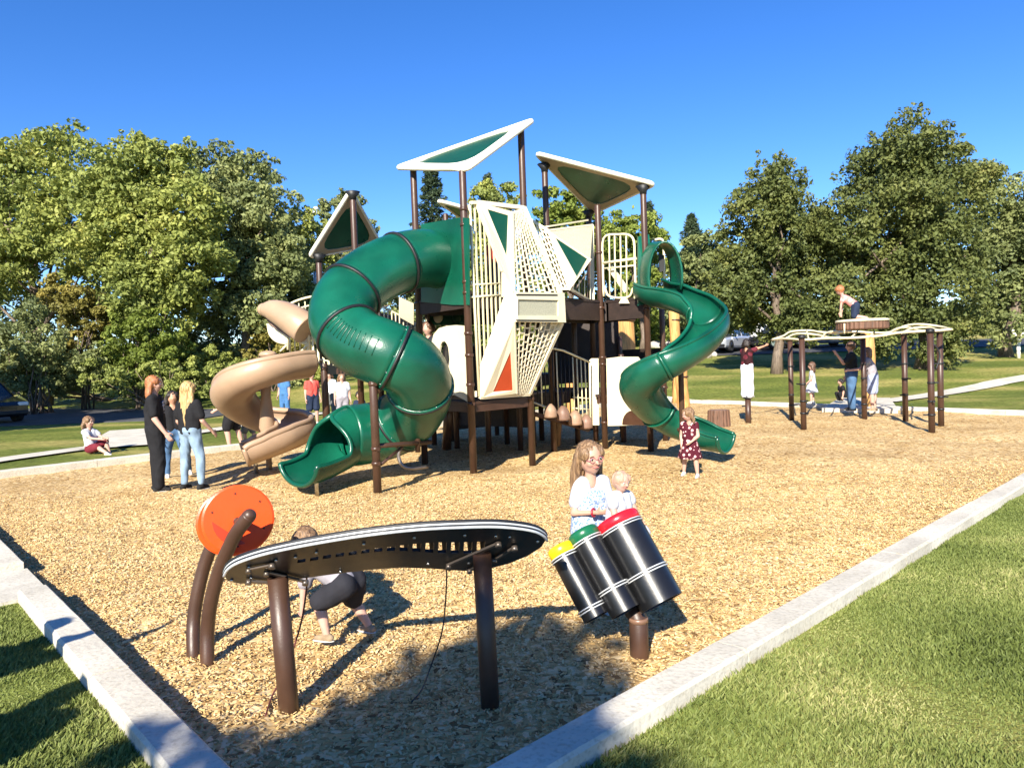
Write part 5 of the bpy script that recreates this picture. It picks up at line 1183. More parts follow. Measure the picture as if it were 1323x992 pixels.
# ------------------------------------------------------------- people
def ell(c, r, rot=None): return ('e', V(c), r, rot)
def cap(a, ra, b, rb): return ('c', V(a), ra, V(b), rb)
def prim_mesh(prims):
    mb = MB()
    for p in prims:
        if p[0] == 'e':
            mb.sphere(p[1], p[2], 18, 12, p[3])
        else:
            _, a, ra, b, rb = p; d = b-a; L = d.length
            if L < 1e-5: mb.sphere(a, ra); continue
            d.normalize(); x = d.cross(V((0, 0, 1)));
            if x.length < .05: x = d.cross(V((0, 1, 0)))
            x.normalize(); y = d.cross(x); rs = []
            prof = [(-ra*math.cos(t), ra*math.sin(t)) for t in (.15, .55, 1.0, 1.35)]+[(0, ra), (L*.5, (ra+rb)/2), (L, rb)]+[(L+rb*math.cos(t), rb*math.sin(t)) for t in (1.35, 1.0, .55, .15)]
            for o, r in prof: rs.append([a+d*o+(x*math.cos(k)+y*math.sin(k))*r for k in [2*math.pi*i/14 for i in range(14)]])
            mb.rings(rs)
    return mb
_tmpc = [0]
def blob(name, prims, m, parent, vox=.012, smooth=4, label=None, fold=None):
    """union of the volumes as ONE continuous skin"""
    mb = prim_mesh(prims); me = mb.mesh('tmp'); o = bpy.data.objects.new('tmp', me); COL.objects.link(o)
    md = o.modifiers.new('r', 'REMESH'); md.mode = 'VOXEL'; md.voxel_size = vox; md.use_smooth_shade = True
    sm = o.modifiers.new('s', 'SMOOTH'); sm.factor = .6; sm.iterations = smooth
    bpy.context.view_layer.update(); dg = bpy.context.evaluated_depsgraph_get(); ev = bpy.data.meshes.new_from_object(o.evaluated_get(dg))
    bpy.data.objects.remove(o); bpy.data.meshes.remove(me); ev.name = name; ev.materials.clear()
    if fold is None: fold = (.011, (42, 42, 5)) if name == 'hair' else ((.010, (9, 9, 6)) if name in ('shirt', 'trousers', 'shorts', 'dress_bodice') else None)
    if fold:
        am, (fx, fy, fz) = fold; am *= min(1.6, vox/.010) if name == 'hair' else 1; n0 = V((_tmpc[0]*3.1, 0, 0)); _tmpc[0] += 1
        n = len(ev.vertices); co = np.empty(n*3, np.float32); ev.vertices.foreach_get('co', co); co = co.reshape(-1, 3); nn = np.empty(n*3, np.float32); ev.vertices.foreach_get('normal', nn); nn = nn.reshape(-1, 3)
        q_ = co*np.array([fx, fy, fz])+n0.x; wob = np.stack([np.sin(q_[:, 1]*.9+q_[:, 2]*.6), np.sin(q_[:, 2]*1.1+q_[:, 0]*.7), np.sin(q_[:, 0]*.8+q_[:, 1]*.5)], 1)*1.1
        q_ = q_*2.1+wob; k = np.sin(q_[:, 0]+.6*q_[:, 2])*np.sin(q_[:, 1]*1.1-.4*q_[:, 2]); k2 = np.sin(q_[:, 0]*2.3+q_[:, 1]*1.7+wob[:, 2])*np.sin(q_[:, 2]*2.1+q_[:, 1])
        co = co+nn*(am*(.5*(1-2*np.abs(k))-.0+.25*k2))[:, None].astype(np.float32); ev.vertices.foreach_set('co', co.ravel()); ev.update()
    return link(name, ev, m, parent, label)
def cloth(name, c, var=.1, scale=10, bump=.25, bs=9, rough=.85, col2=None):
    return mat('cloth_'+name, c, rough, var, scale, bump, bs, .2, col2)
skinL = mat('skin_light', (.50, .285, .20), .5, .05, 8, .05, 80, .35); skinP = mat('skin_pink', (.52, .31, .235), .5, .05, 8, .05, 80, .35); skinT = mat('skin_tan', (.50, .27, .17), .5, .05, 8, .05, 80, .35)
lipm = mat('lip', (.50, .16, .13), .4, .05, 10); eyew = mat('eye_white', (.75, .73, .70), .2, .02, 10); iris = mat('iris_dark', (.03, .025, .02), .2, .05, 10)
def hairm(name, c, c2):
    M = mat('hair_'+name, c, .45, .1, 3); t = M.node_tree; b = t.nodes['Principled BSDF']; tc = t.nodes.new('ShaderNodeTexCoord'); mp = t.nodes.new('ShaderNodeMapping'); mp.inputs['Scale'].default_value = (55, 55, 4)
    n = t.nodes.new('ShaderNodeTexNoise'); n.inputs['Scale'].default_value = 2.2; n.inputs['Detail'].default_value = 6; n.inputs['Distortion'].default_value = .6; r = t.nodes.new('ShaderNodeValToRGB'); r.color_ramp.elements[0].position = .38; r.color_ramp.elements[1].position = .62
    r.color_ramp.elements[0].color = (*c2, 1); r.color_ramp.elements[1].color = (*c, 1); bp = t.nodes.new('ShaderNodeBump'); bp.inputs['Strength'].default_value = .7; bp.inputs['Distance'].default_value = .012
    t.links.new(tc.outputs['Object'], mp.inputs[0]); t.links.new(mp.outputs[0], n.inputs['Vector']); t.links.new(n.outputs['Fac'], r.inputs['Fac']); t.links.new(r.outputs[0], b.inputs['Base Color']); t.links.new(n.outputs['Fac'], bp.inputs['Height']); t.links.new(bp.outputs[0], b.inputs['Normal'])
    return M
hBlond = hairm('blond', (.62, .43, .19), (.30, .18, .07)); hRed = hairm('strawberry', (.50, .20, .07), (.22, .075, .03)); hBrown = hairm('brown', (.16, .085, .045), (.06, .03, .018)); hLight = hairm('light_brown', (.30, .18, .09), (.11, .06, .03)); hDark = hairm('dark', (.03, .02, .016), (.012, .009, .008)); hBaby = hairm('baby', (.52, .33, .23), (.46, .28, .19))
def dirv(x, y, z): return V((x, y, z)).normalized()
def person(label, loc, yaw, H, pose=None, skin=skinL, top=None, bottom=None, shoes=None, hair=hBrown, child=False, vox=None, detail=1, group=None, hairlen=.12, sleeve=.55, pants='long', dress=None, glasses=False, lift=0.0, ground=True, grip=None, prints=None, hat=None, build=1.0, ponytail=False):
    """pose: directions in the body's own frame, which faces local +Y with the right hand at +X"""
    p = dict(spine=(0, 0, 1), head=(0, 0.05, 1), face=None, uaL=(-.22, 0, -1), uaR=(.22, 0, -1), faL=(-.1, .25, -1), faR=(.1, .25, -1), thL=(-.06, .02, -1), thR=(.06, .02, -1), shL=(-.02, -.04, -1), shR=(.02, -.04, -1), hip=None, twist=0.)
    if pose: p.update(pose)
    vox = vox or (.008 if detail > 1 else .016)
    t = thing('person', label, 'person', loc, yaw, group)
    hs = 1.0 if not child else 1.28
    S = H
    hipz = (.52 if not child else .47)*S; tl_ = (.245 if not child else .22)*S; sl_ = (.245 if not child else .215)*S; tor = (.30 if not child else .31)*S
    sp_ = dirv(*p['spine']); side = V((math.cos(p['twist']), math.sin(p['twist']), 0)); side = (side-sp_*side.dot(sp_)).normalized(); fwd = sp_.cross(side)*-1
    if fwd.dot(V((0, 1, 0))) < -.2 and abs(sp_.z) > .3: fwd = -fwd
    dj = {k: dirv(*p[k]) for k in ('uaL', 'uaR', 'faL', 'faR', 'thL', 'thR', 'shL', 'shR', 'head')}
    ank = {}
    hipc = V((0, 0, 0)); hx = V((1, 0, 0)); J = {}
    for s_, sg in (('L', -1), ('R', 1)):
        J['hip'+s_] = hipc+hx*sg*.052*S*build; J['kn'+s_] = J['hip'+s_]+dj['th'+s_]*tl_; J['an'+s_] = J['kn'+s_]+dj['sh'+s_]*sl_
    low = min(J['anL'].z, J['anR'].z)-.042*S if ground else None
    if p['hip'] is not None: offz = p['hip']*S
    else: offz = -low
    off = V((0, 0, offz+lift))
    for k in list(J): J[k] = J[k]+off
    pel = hipc+off; chest = pel+sp_*tor*.66; neck = pel+sp_*tor; 
    shw = (.098 if not child else .092)*S*build
    for s_, sg in (('L', -1), ('R', 1)):
        J['sh'+s_] = neck-sp_*.03*S+side*sg*shw; J['el'+s_] = J['sh'+s_]+dj['ua'+s_]*.165*S; J['wr'+s_] = J['el'+s_]+dj['fa'+s_]*.145*S
    hr = .066*S*hs; hd = neck+dj['head']*(.045*S+hr*.95)
    ff = V(p['face']).normalized() if p['face'] else fwd
    ff = (ff-dj['head']*ff.dot(dj['head'])).normalized(); hside = ff.cross(dj['head']).normalized(); hR = Matrix((hside, ff, dj['head'])).transposed()
    r = lambda k: k*S*build
    c = [cap(pel+sp_*.0*S-side*.035*S, r(.066), chest-side*.04*S, r(.062)), cap(pel+side*.035*S, r(.066), chest+side*.04*S, r(.062)), cap(chest-side*.045*S, r(.062), neck-sp_*.035*S-side*.055*S, r(.045)), cap(chest+side*.045*S, r(.062), neck-sp_*.035*S+side*.055*S, r(.045)), cap(neck-sp_*.03*S, .034*S, hd-dj['head']*hr*.4, .030*S)]
    legs = []; arms = []
    for s_ in 'LR':
        legs += [cap(J['hip'+s_], r(.060), J['kn'+s_], r(.037)), cap(J['kn'+s_]+V((0, 0, 0)), r(.037), J['kn'+s_].lerp(J['an'+s_], .35)-fwd*.006*S, r(.036)), cap(J['kn'+s_].lerp(J['an'+s_], .35)-fwd*.006*S, r(.036), J['an'+s_], r(.022))]
        arms += [cap(J['sh'+s_], r(.034), J['el'+s_], r(.024)), cap(J['el'+s_], r(.025), J['wr'+s_], r(.016))]
    head = [ell(hd, (hr*.78, hr*.93, hr*1.05), hR), ell(hd-dj['head']*hr*.45+ff*hr*.12, (hr*.60, hr*.72, hr*.62), hR), ell(hd-dj['head']*hr*.85+ff*hr*.45, (hr*.28, hr*.24, hr*.2), hR), cap(hd+ff*hr*.86-dj['head']*hr*.02, hr*.07, hd+ff*hr*1.02-dj['head']*hr*.22, hr*.12)]
    for sg in (-1, 1): head += [ell(hd+hside*sg*hr*.78-dj['head']*hr*.12, (hr*.10, hr*.16, hr*.25), hR), ell(hd+hside*sg*hr*.34+ff*hr*.6-dj['head']*hr*.25, (hr*.26, hr*.26, hr*.26), hR)]
    # feet: part of the body, shoes go over them
    feet = []
    for s_ in 'LR':
        a = J['an'+s_]; fd = V((dj['th'+s_].x*.3, 1, 0)); fd = V((fd.x, fd.y, 0)).normalized()
        if p.get('toe'+s_): fd = V(p['toe'+s_]).normalized()
        J['fd'+s_] = fd; z = V((0, 0, 1)); feet += [cap(a-z*.022*S-fd*.022*S, .021*S, a-z*.028*S+fd*.075*S, .014*S), cap(a, .020*S, a-z*.022*S, .022*S)]
    # hands
    hands = []; fr = max(.0052*S*1.1, vox*.62 if detail < 2 else .0056*S)
    for s_, sg in (('L', -1), ('R', 1)):
        w0 = J['wr'+s_]; f = dj['fa'+s_]; pn_ = V(p.get('palm'+s_, (-sg, 0, 0))); pn_ = (pn_-f*pn_.dot(f)).normalized(); sd = f.cross(pn_).normalized()
        if sd.dot(V((0, 1, .3))) < 0: sd = -sd      # thumb side
        curl = p.get('curl'+s_, .45); hl = .105*S*(.92 if child else 1)
        pm = w0+f*hl*.40; hands += [cap(w0, .015*S, w0+f*hl*.12, .016*S), ell(w0+f*hl*.30, (.0225*S, hl*.27, .010*S), Matrix((sd, f, pn_)).transposed())]
        for k, (o, ln) in enumerate(((.016, .42), (.0055, .48), (-.0055, .45), (-.0155, .36))):
            b = w0+f*hl*.50+sd*o*S; q1_ = b+(f*math.cos(curl*.6)+pn_*math.sin(curl*.6)+sd*o*3)*hl*ln*.5; q2_ = q1_+(f*math.cos(curl*1.8)+pn_*math.sin(curl*1.8))*hl*ln*.5
            hands += [cap(b, fr, q1_, fr*.95), cap(q1_, fr*.95, q2_, fr*.8)]
        b = w0+f*hl*.16+sd*.016*S; q1_ = b+(f*.62+sd*.75+pn_*.25).normalized()*hl*.24; q2_ = q1_+(f*.9+sd*.25+pn_*.35).normalized()*hl*.22; hands += [cap(b, fr*1.25, q1_, fr*1.05), cap(q1_, fr*1.05, q2_, fr*.85)]
    body = blob('body', c+legs+arms+head+feet+hands, skin, t, vox, 3 if detail > 1 else 2)
    # face
    if detail >= 1:
        for sg in (-1, 1):
            e0 = hd+hside*sg*hr*.33+ff*hr*.80+dj['head']*hr*.06; mb = MB(); mb.sphere(e0, (hr*.15, hr*.08, hr*.085), 12, 8, hR); mb.build('eye', eyew, None).parent = t
            mb = MB(); mb.sphere(e0+ff*hr*.055, (hr*.075, hr*.04, hr*.075), 10, 6, hR); mb.build('iris', iris, None).parent = t
            mb = MB(); mb.tube([e0+dj['head']*hr*.2-hside*hr*.17+ff*hr*.04, e0+dj['head']*hr*.25+ff*hr*.08, e0+dj['head']*hr*.18+hside*hr*.17+ff*hr*.02], hr*.035, 6); o = mb.build('eyebrow', hair, None); o.parent = t
        m0 = hd+ff*hr*.84-dj['head']*hr*.50; mb = MB(); mb.tube([m0-hside*hr*.26+dj['head']*hr*.05-ff*hr*.07, m0-hside*hr*.1-dj['head']*hr*.02+ff*hr*.01, m0+hside*hr*.1-dj['head']*hr*.02+ff*hr*.01, m0+hside*hr*.26+dj['head']*hr*.05-ff*hr*.07], hr*.055, 8); mb.build('mouth', lipm, None).parent = t
    if glasses:
        mb = MB()
        for sg in (-1, 1):
            e0 = hd+hside*sg*hr*.31+ff*hr*.94+dj['head']*hr*.04; mb.tube([e0+hside*math.cos(a)*hr*.23-ff*abs(math.cos(a))*hr*.03+dj['head']*math.sin(a)*hr*.17 for a in [2*math.pi*k/16 for k in range(16)]], hr*.02, 6, closed=True); mb.tube([e0+hside*sg*hr*.23, hd+hside*sg*hr*.80+ff*hr*.1], hr*.025, 5)
        mb.tube([hd-hside*hr*.1+ff*hr*.97+dj['head']*hr*.05, hd+hside*hr*.1+ff*hr*.97+dj['head']*hr*.05], hr*.02, 5); o = mb.build('glasses', mat('pink_frames', (.45, .12, .14), .3, .05, 5), None); o.parent = t
    # hair
    hp = [ell(hd+dj['head']*hr*.16-ff*hr*.16, (hr*.90, hr*.96, hr*1.02), hR)]
    hp2 = [ell(hd+hside*sg*hr*.55+dj['head']*hr*.35+ff*hr*.15, (hr*.38, hr*.62, hr*.55), hR) for sg in (-1, 1)]
    hp += hp2
    if hairlen > 0.02:
        L = hairlen*S; dn = V((0, 0, -1)); back = -ff
        if p.get('hairdn'): dn = V(p['hairdn']).normalized()
        if ponytail:
            a = hd-ff*hr*.95+dj['head']*hr*.4; hp += [cap(a, hr*.22, a+back*hr*.3+dn*L*.4, hr*.26), cap(a+back*hr*.3+dn*L*.4, hr*.26, a+dn*L+back*hr*.2, hr*.12)]
        else:
            for k in range(7):
                a = (k-3)/3; o = hside*a*hr*.72+back*hr*(.62-.35*abs(a)); s0_ = hd+o+dj['head']*hr*.1; e_ = s0_+dn*(L+hr*.3)*(1-.16*((k*37) % 5)/5)+hside*a*hr*.45+back*hr*.25; hp += [cap(s0_, hr*.34, s0_.lerp(e_, .55)+back*hr*.08, hr*.30), cap(s0_.lerp(e_, .55)+back*hr*.08, hr*.30, e_, hr*.13)]
    blob('hair', hp, hair, t, max(.008, vox), 2)
    g_ = .010+.004*S
    # clothes
    if dress is None and top is not None:
        tp3 = [cap(a[1]+sp_*.03*S if i < 2 else a[1], a[2]+g_, a[3], a[4]+g_) for i, a in enumerate(c[:4])]
        for s_ in 'LR':
            e_ = J['sh'+s_].lerp(J['el'+s_], min(1, sleeve)); tp3.append(cap(J['sh'+s_]-sp_*.002, r(.036)+g_, e_, r(.032)+g_))
            if sleeve > 1: tp3.append(cap(J['el'+s_], r(.028)+g_, J['wr'+s_].lerp(J['el'+s_], .06), r(.020)+g_))
        blob('shirt', tp3, top, t, vox, 2)
    if dress is not None:
        tp3 = [cap(a[1]+sp_*.1*S if i < 2 else a[1], a[2]+g_*.7, a[3], a[4]+g_*.6) for i, a in enumerate(c[:4])]+[cap(J['sh'+s_], r(.036)+g_*.6, J['sh'+s_].lerp(J['el'+s_], .3), r(.034)+g_*.6) for s_ in 'LR']
        kz = J['knL'].lerp(J['knR'], .5)+V((0, 0, .01)); w0 = pel+sp_*.10*S; n_ = 36; rs = []
        blob('dress_bodice', tp3, dress, t, vox, 2)
        for k in range(9):
            f = k/8; c_ = w0.lerp(kz, f); rr = (.078+.085*f**.8)*S; rs.append([c_+V((math.cos(a)*rr*(1+.12*f*math.sin(a*7+1)), math.sin(a)*rr*.85*(1+.12*f*math.sin(a*7+1)), 0)) for a in [2*math.pi*i/n_ for i in range(n_)]])
        mb = MB(); mb.rings(rs, True, False, True); o = mb.build('skirt', dress, None, solid=.008); o.parent = t
    if bottom is not None:
        bt = [cap(pel-side*.04*S+sp_*.02*S, r(.068)+g_*.9, pel+side*.04*S+sp_*.02*S, r(.068)+g_*.9)]
        for s_ in 'LR':
            if pants == 'long': bt += [cap(J['hip'+s_], r(.064)+g_*.7, J['kn'+s_], r(.043)+g_), cap(J['kn'+s_], r(.043)+g_, J['an'+s_]+(J['kn'+s_]-J['an'+s_])*.05, r(.034)+g_)]
            elif pants == 'slim': bt += [cap(J['hip'+s_], r(.062)+g_*.5, J['kn'+s_], r(.039)+g_*.5), cap(J['kn'+s_], r(.040)+g_*.5, J['kn'+s_].lerp(J['an'+s_], .4), r(.038)+g_*.4), cap(J['kn'+s_].lerp(J['an'+s_], .4), r(.038)+g_*.4, J['an'+s_]+(J['kn'+s_]-J['an'+s_])*.10, r(.025)+g_*.5)]
            elif pants == 'wide': bt += [cap(J['hip'+s_], r(.066)+g_, J['kn'+s_], r(.058)+g_), cap(J['kn'+s_], r(.058)+g_, J['an'+s_], r(.058)+g_)]
            else: bt += [cap(J['hip'+s_], r(.066)+g_, J['hip'+s_].lerp(J['kn'+s_], .88), r(.054)+g_)]
        blob('trousers' if pants != 'shorts' else 'shorts', bt, bottom, t, vox, 2)
    if shoes is not None:
        for s_ in 'LR':
            a = J['an'+s_]; fd = J['fd'+s_]; z = V((0, 0, 1)); blob('shoe', [cap(a-z*.020*S-fd*.026*S, .026*S, a-z*.026*S+fd*.080*S, .019*S), cap(a-z*.002*S, .026*S, a-z*.02*S, .027*S), cap(a-z*.016*S+fd*.02*S, .024*S, a-z*.024*S+fd*.06*S, .020*S)], shoes, t, max(.007, vox*.8), 2)
            mb = MB(); sidev = fd.cross(z); m_ = a-z*.040*S+fd*.026*S; mb.sphere(m_, (.030*S, .085*S, .008*S), 16, 6, Matrix((sidev, fd, z)).transposed()); o = mb.build('sole', mat('sole_pale', (.5, .48, .44), .7, .1, 8), None); o.parent = t
    J.update(hd=hd, hr=hr, ff=ff, hside=hside, neck=neck, chest=chest, pel=pel, up=dj['head'], sp=sp_, side=side, fwd=fwd)
    return t, J
def face_to(frm, to): d = V(to)-V(frm); return math.atan2(-d.x, d.y)
blackc = cloth('black', (.014, .014, .016)); navy = cloth('navy', (.02, .03, .06)); jeans = cloth('light_jeans', (.22, .31, .41), .18, 5); jeansd = cloth('blue_jeans', (.07, .14, .26), .18, 5); whitec = cloth('white', (.52, .53, .57)); greyc = cloth('grey', (.30, .28, .31)); darkshort = cloth('charcoal', (.022, .022, .028)); yellowc = cloth('pale_yellow', (.62, .50, .22)); redc = cloth('coral', (.62, .09, .07)); blueC = cloth('blue', (.06, .16, .34)); maroon = cloth('maroon', (.16, .02, .03)); shoeB = cloth('shoe_black', (.02, .02, .02)); shoeT = cloth('shoe_tan', (.30, .22, .14), .15, 20); shoeW = cloth('shoe_white', (.62, .6, .57)); pinkc = cloth('pink', (.62, .30, .28)); oliveC = cloth('grey_short', (.13, .13, .13))
def dots(name, base, dot, scale=16, thr=.42):
    M = mat('cloth_'+name, base, .85, .1, 8, .2, 9, .2); t = M.node_tree; b = t.nodes['Principled BSDF']; tc = t.nodes.new('ShaderNodeTexCoord'); v = t.nodes.new('ShaderNodeTexVoronoi'); v.inputs['Scale'].default_value = scale
    m_ = t.nodes.new('ShaderNodeMath'); m_.operation = 'LESS_THAN'; m_.inputs[1].default_value = thr; mx = t.nodes.new('ShaderNodeMixRGB'); mx.inputs[1].default_value = (*base, 1); mx.inputs[2].default_value = (*dot, 1)
    t.links.new(tc.outputs['Object'], v.inputs['Vector']); t.links.new(v.outputs['Distance'], m_.inputs[0]); t.links.new(m_.outputs[0], mx.inputs[0]); t.links.new(mx.outputs[0], b.inputs['Base Color']); return M
floral = dots('floral', (.07, .008, .016), (.68, .42, .40), 19, .36)
bluewhite = dots('blue_white_speckle', (.42, .48, .58), (.14, .24, .48), 60, .42); starry = dots('white_star', (.75, .75, .77), (.05, .06, .16), 9, .2)

# woman in black T-shirt
L = G(205, 634); t, J = person('red haired woman in black printed T-shirt and black trousers standing at the left', L, R(-75), 1.70, dict(uaL=(-.25, .0, -1), faL=(-.1, .35, -.9), uaR=(.22, .15, -1), faR=(.02, .5, -.8), thR=(.05, .12, -1), thL=(-.07, -.06, -1)), skinP, blackc, blackc, shoeB, hRed, False, .0125, 1, hairlen=.17, sleeve=.75, build=1.06)
mb = MB(); fw_ = J['fwd']; c_ = J['chest']+fw_*(.122)+V((0, 0, .03)); prt = mat('print_grey', (.45, .45, .48), .8, .1, 20)
for (x, z, r_) in ((-.05, .05, .018), (-.01, .06, .014), (.035, .045, .018), (-.03, .01, .02), (.02, .0, .024), (-.005, -.05, .032)): mb.sphere(c_+J['side']*x+V((0, 0, z)), (r_, .012, r_), 10, 6)
mb.box(c_+V((0, 0, -.105)), (.09, .016, .014)); o = mb.build('shirt_print', prt, None, 'pale round marks printed on the black T-shirt'); o.parent = t; o['kind'] = 'stuff'
# girl with long blond hair
L = G(249, 632); person('girl with very long blond hair, black top and light blue jeans, seen from behind', L, R(-18), 1.60, dict(uaL=(-.25, .0, -1), faL=(.1, .5, -.6), uaR=(.28, .1, -1), faR=(.1, .6, -.6), thL=(-.14, .06, -1), shL=(-.0, -.12, -1), thR=(.20, .05, -1), shR=(.06, -.10, -1)), skinP, blackc, jeans, shoeB, hBlond, False, .0125, 1, hairlen=.36, sleeve=.7, pants='slim', build=.92)
L = G(228, 618); person('partly hidden person in dark top and blue jeans between the woman and the blond girl', L, R(-150), 1.45, dict(thL=(-.22, .3, -1), shL=(-.2, -.5, -1), thR=(.12, -.3, -1)), skinT, blackc, jeansd, shoeW, hDark, False, .017, 0, hairlen=.1, sleeve=.7, pants='slim')
# seated girl on the far grass
L = G(120, 586, .05); person('girl sitting on the grass behind the far kerb, arms round her knees', L, R(-105), 1.35, dict(hip=.085, spine=(0, -.18, 1), thL=(-.12, .85, .52), thR=(.25, .95, .15), shL=(0, .35, -1), shR=(.1, .9, -.45), uaL=(-.1, .7, -.55), uaR=(.1, .7, -.55), faL=(.25, .8, -.1), faR=(-.25, .8, -.1)), skinP, whitec, maroon, shoeW, hLight, True, .013, 1, hairlen=.1, pants='shorts', ground=False)
L = G(301, 580); person('person in grey T-shirt and black shorts walking behind the tan slide', L, R(100), 1.60, dict(thL=(-.04, .25, -1), shL=(0, -.12, -1), thR=(.04, -.22, -1), shR=(.0, -.25, -1), spine=(0, .12, 1), faL=(0, .8, -.4)), skinP, cloth('light_grey', (.50, .52, .55)), blackc, shoeB, hBrown, False, .017, 0, hairlen=.03, pants='shorts', build=1.08)
L = G(323, 576); person('child in pale yellow T-shirt and grey shorts just right of the grey shirted walker', L, R(80), 1.28, dict(thL=(-.04, .3, -1), thR=(.04, -.2, -1), spine=(0, .15, 1)), skinP, yellowc, oliveC, shoeB, hLight, True, .017, 0, hairlen=.03, pants='shorts')
L = G(369, 541); person('person in blue denim top and trousers far behind the tan slide', L, R(160), 1.62, None, skinL, blueC, blueC, shoeW, hDark, False, .023, 0, hairlen=.1)
L = G(405, 549); person('person in a coral red T-shirt and navy shorts behind the slides', L, R(-140), 1.62, dict(thL=(-.05, .15, -1)), skinP, redc, navy, shoeW, hDark, False, .021, 0, hairlen=.03, pants='shorts')
L = G(428, 544); person('person in patterned white top seen between the dark posts', L, R(170), 1.60, None, skinL, starry, oliveC, shoeB, hBrown, False, .023, 0, hairlen=.06)
L = G(444, 552); person('person in white top and grey trousers nearest the mouth of the tube slide', L, R(-160), 1.55, None, skinP, whitec, greyc, shoeW, hLight, False, .023, 0, hairlen=.1)
L = G(466, 560); person('small dark haired child standing under the left deck', L, R(180), 1.1, None, skinT, navy, darkshort, shoeB, hDark, True, .023, 0, hairlen=.03)
# children in the shade under the decks
L = G(603, 556); person('child in pink top crouching in the shade under the decks', L, R(-120), 1.2, dict(hip=.2, thL=(-.1, .9, .3), thR=(.1, .9, .3), shL=(0, -.35, -1), shR=(0, -.35, -1), spine=(0, .3, 1), ), skinP, pinkc, jeansd, shoeW, hBrown, True, .023, 0, hairlen=.08)
# child playing the drums, holding a baby
L = G(769, 790); LY = L.y
gl, J = person('girl in glasses and speckled blue dress behind the drums, holding a baby', L, R(196), 1.18, dict(spine=(.02, .04, 1), head=(.06, .12, 1), face=(-.16, .95, -.10), uaR=(.32, .18, -1), faR=(-.75, .85, .12), uaL=(-.18, .45, -1), faL=(-.05, 1.0, -.02), curlR=.9, curlL=.9, palmR=(-.7, -.2, .5), palmL=(.8, -.2, .4)), skinL, cloth('white_tee', (.50, .52, .57), .06), bluewhite, shoeW, hLight, True, .0075, 2, hairlen=.17, sleeve=.62, pants='long', glasses=True, build=.80)
mb = MB(); w_ = J['wrR'].lerp(J['elR'], .12); d = (J['wrR']-J['elR']).normalized(); s_ = d.cross(V((0, 0, 1))).normalized(); u = s_.cross(d); mb.tube([w_+(s_*math.cos(a)+u*math.sin(a))*.026 for a in [2*math.pi*k/18 for k in range(18)]], .007, 6, closed=True); o = mb.build('wristband', mat('red_band', (.35, .01, .03), .4, .05, 5), None); o.parent = gl
pr = [cap(J['pel']-J['side']*.04, .118, J['chest']-J['side']*.04+V((0, 0, -.06)), .098), cap(J['pel']+J['side']*.04, .118, J['chest']+J['side']*.04+V((0, 0, -.06)), .098), cap(J['chest']+J['fwd']*.045-J['side']*.03, .06, J['chest']+J['fwd']*.045+J['side']*.03, .06)]
blob('overall', pr, bluewhite, gl, .008, 2, 'speckled blue and white overall front')
# baby on her arm
hb = P(803, 607, LY-.18)
BH = .70
bb = V((hb.x+.005, hb.y+.0, hb.z-.50*BH*1.0))
bt, JB = person('bald fair baby in white sleeveless top held above the red drum cap', V((hb.x-.035, LY-.20, hb.z-.455)), R(222), BH, dict(hip=0.12, spine=(0, .10, 1), head=(0, .16, 1), face=(.1, 1, -.35), thL=(-.35, .9, -.3), thR=(.35, .9, -.3), shL=(0, .4, -1), shR=(0, .4, -1), uaL=(-.2, .35, -.9), uaR=(.2, .35, -.9), faL=(.35, .8, -.5), faR=(-.35, .8, -.5), curlL=1.0, curlR=1.0), skinP, whitec, whitec, None, hBaby, True, .0055, 2, hairlen=0, sleeve=.3, pants='shorts', ground=False, build=1.25)
# child bending under the table
L = G(428, 838); L = V((L.x, L.y, 0))
kd, J = person('child in grey T-shirt and black shorts bending down behind the metallophone', V((G(440, 832).x+.06, 4.64, 0)), R(68), .94, dict(spine=(-.06, .8, .50), head=(0, .5, .8), thL=(-.30, 1.1, -.75), shL=(-.1, -.35, -1), thR=(.5, .45, -.9), shR=(.15, -.6, -1), uaL=(-.12, .22, -1), faL=(0, .15, -1), uaR=(.16, .2, -1), faR=(0, .1, -1), curlL=1.1, curlR=1.1, toeL=(-.1, 1, 0), toeR=(.1, .9, 0)), skinP, greyc, darkshort, shoeT, hLight, True, .0095, 2, hairlen=.02, sleeve=.8, pants='shorts', build=1.12)
# little girl in the floral dress
L = G(893, 616); fg, J = person('toddler girl in a dark red floral dress walking beside the green slide post', L, R(150), 1.0, dict(spine=(.0, .03, 1), head=(.05, .3, 1), face=(.7, .55, -.4), thL=(-.14, .14, -1), shL=(-.06, -.1, -1), thR=(.22, -.16, -1), shR=(.14, -.22, -1), uaL=(-.2, .1, -1), faL=(.5, .7, -.5), uaR=(.24, -.05, -1), faR=(-.1, .3, -1)), skinP, None, None, shoeW, hLight, True, .0095, 1, hairlen=.10, dress=floral)
# child standing on the stepping post, holding the climber
L = G(967, 546); person('child in a dark red shirt and baggy white trousers standing on the short post', L, R(-60), 1.42, dict(uaR=(.3, .75, .25), faR=(.1, 1, .25), uaL=(-.15, .8, -.1), faL=(.05, 1, .4), thL=(-.03, .0, -1), thR=(.03, 0, -1)), skinT, dots('dark_red_shirt', (.03, .008, .010), (.12, .02, .03), 6, .4), cloth('baggy_white', (.74, .75, .80)), shoeW, hDark, False, .017, 0, lift=.64, hairlen=.06, pants='wide', build=.95)
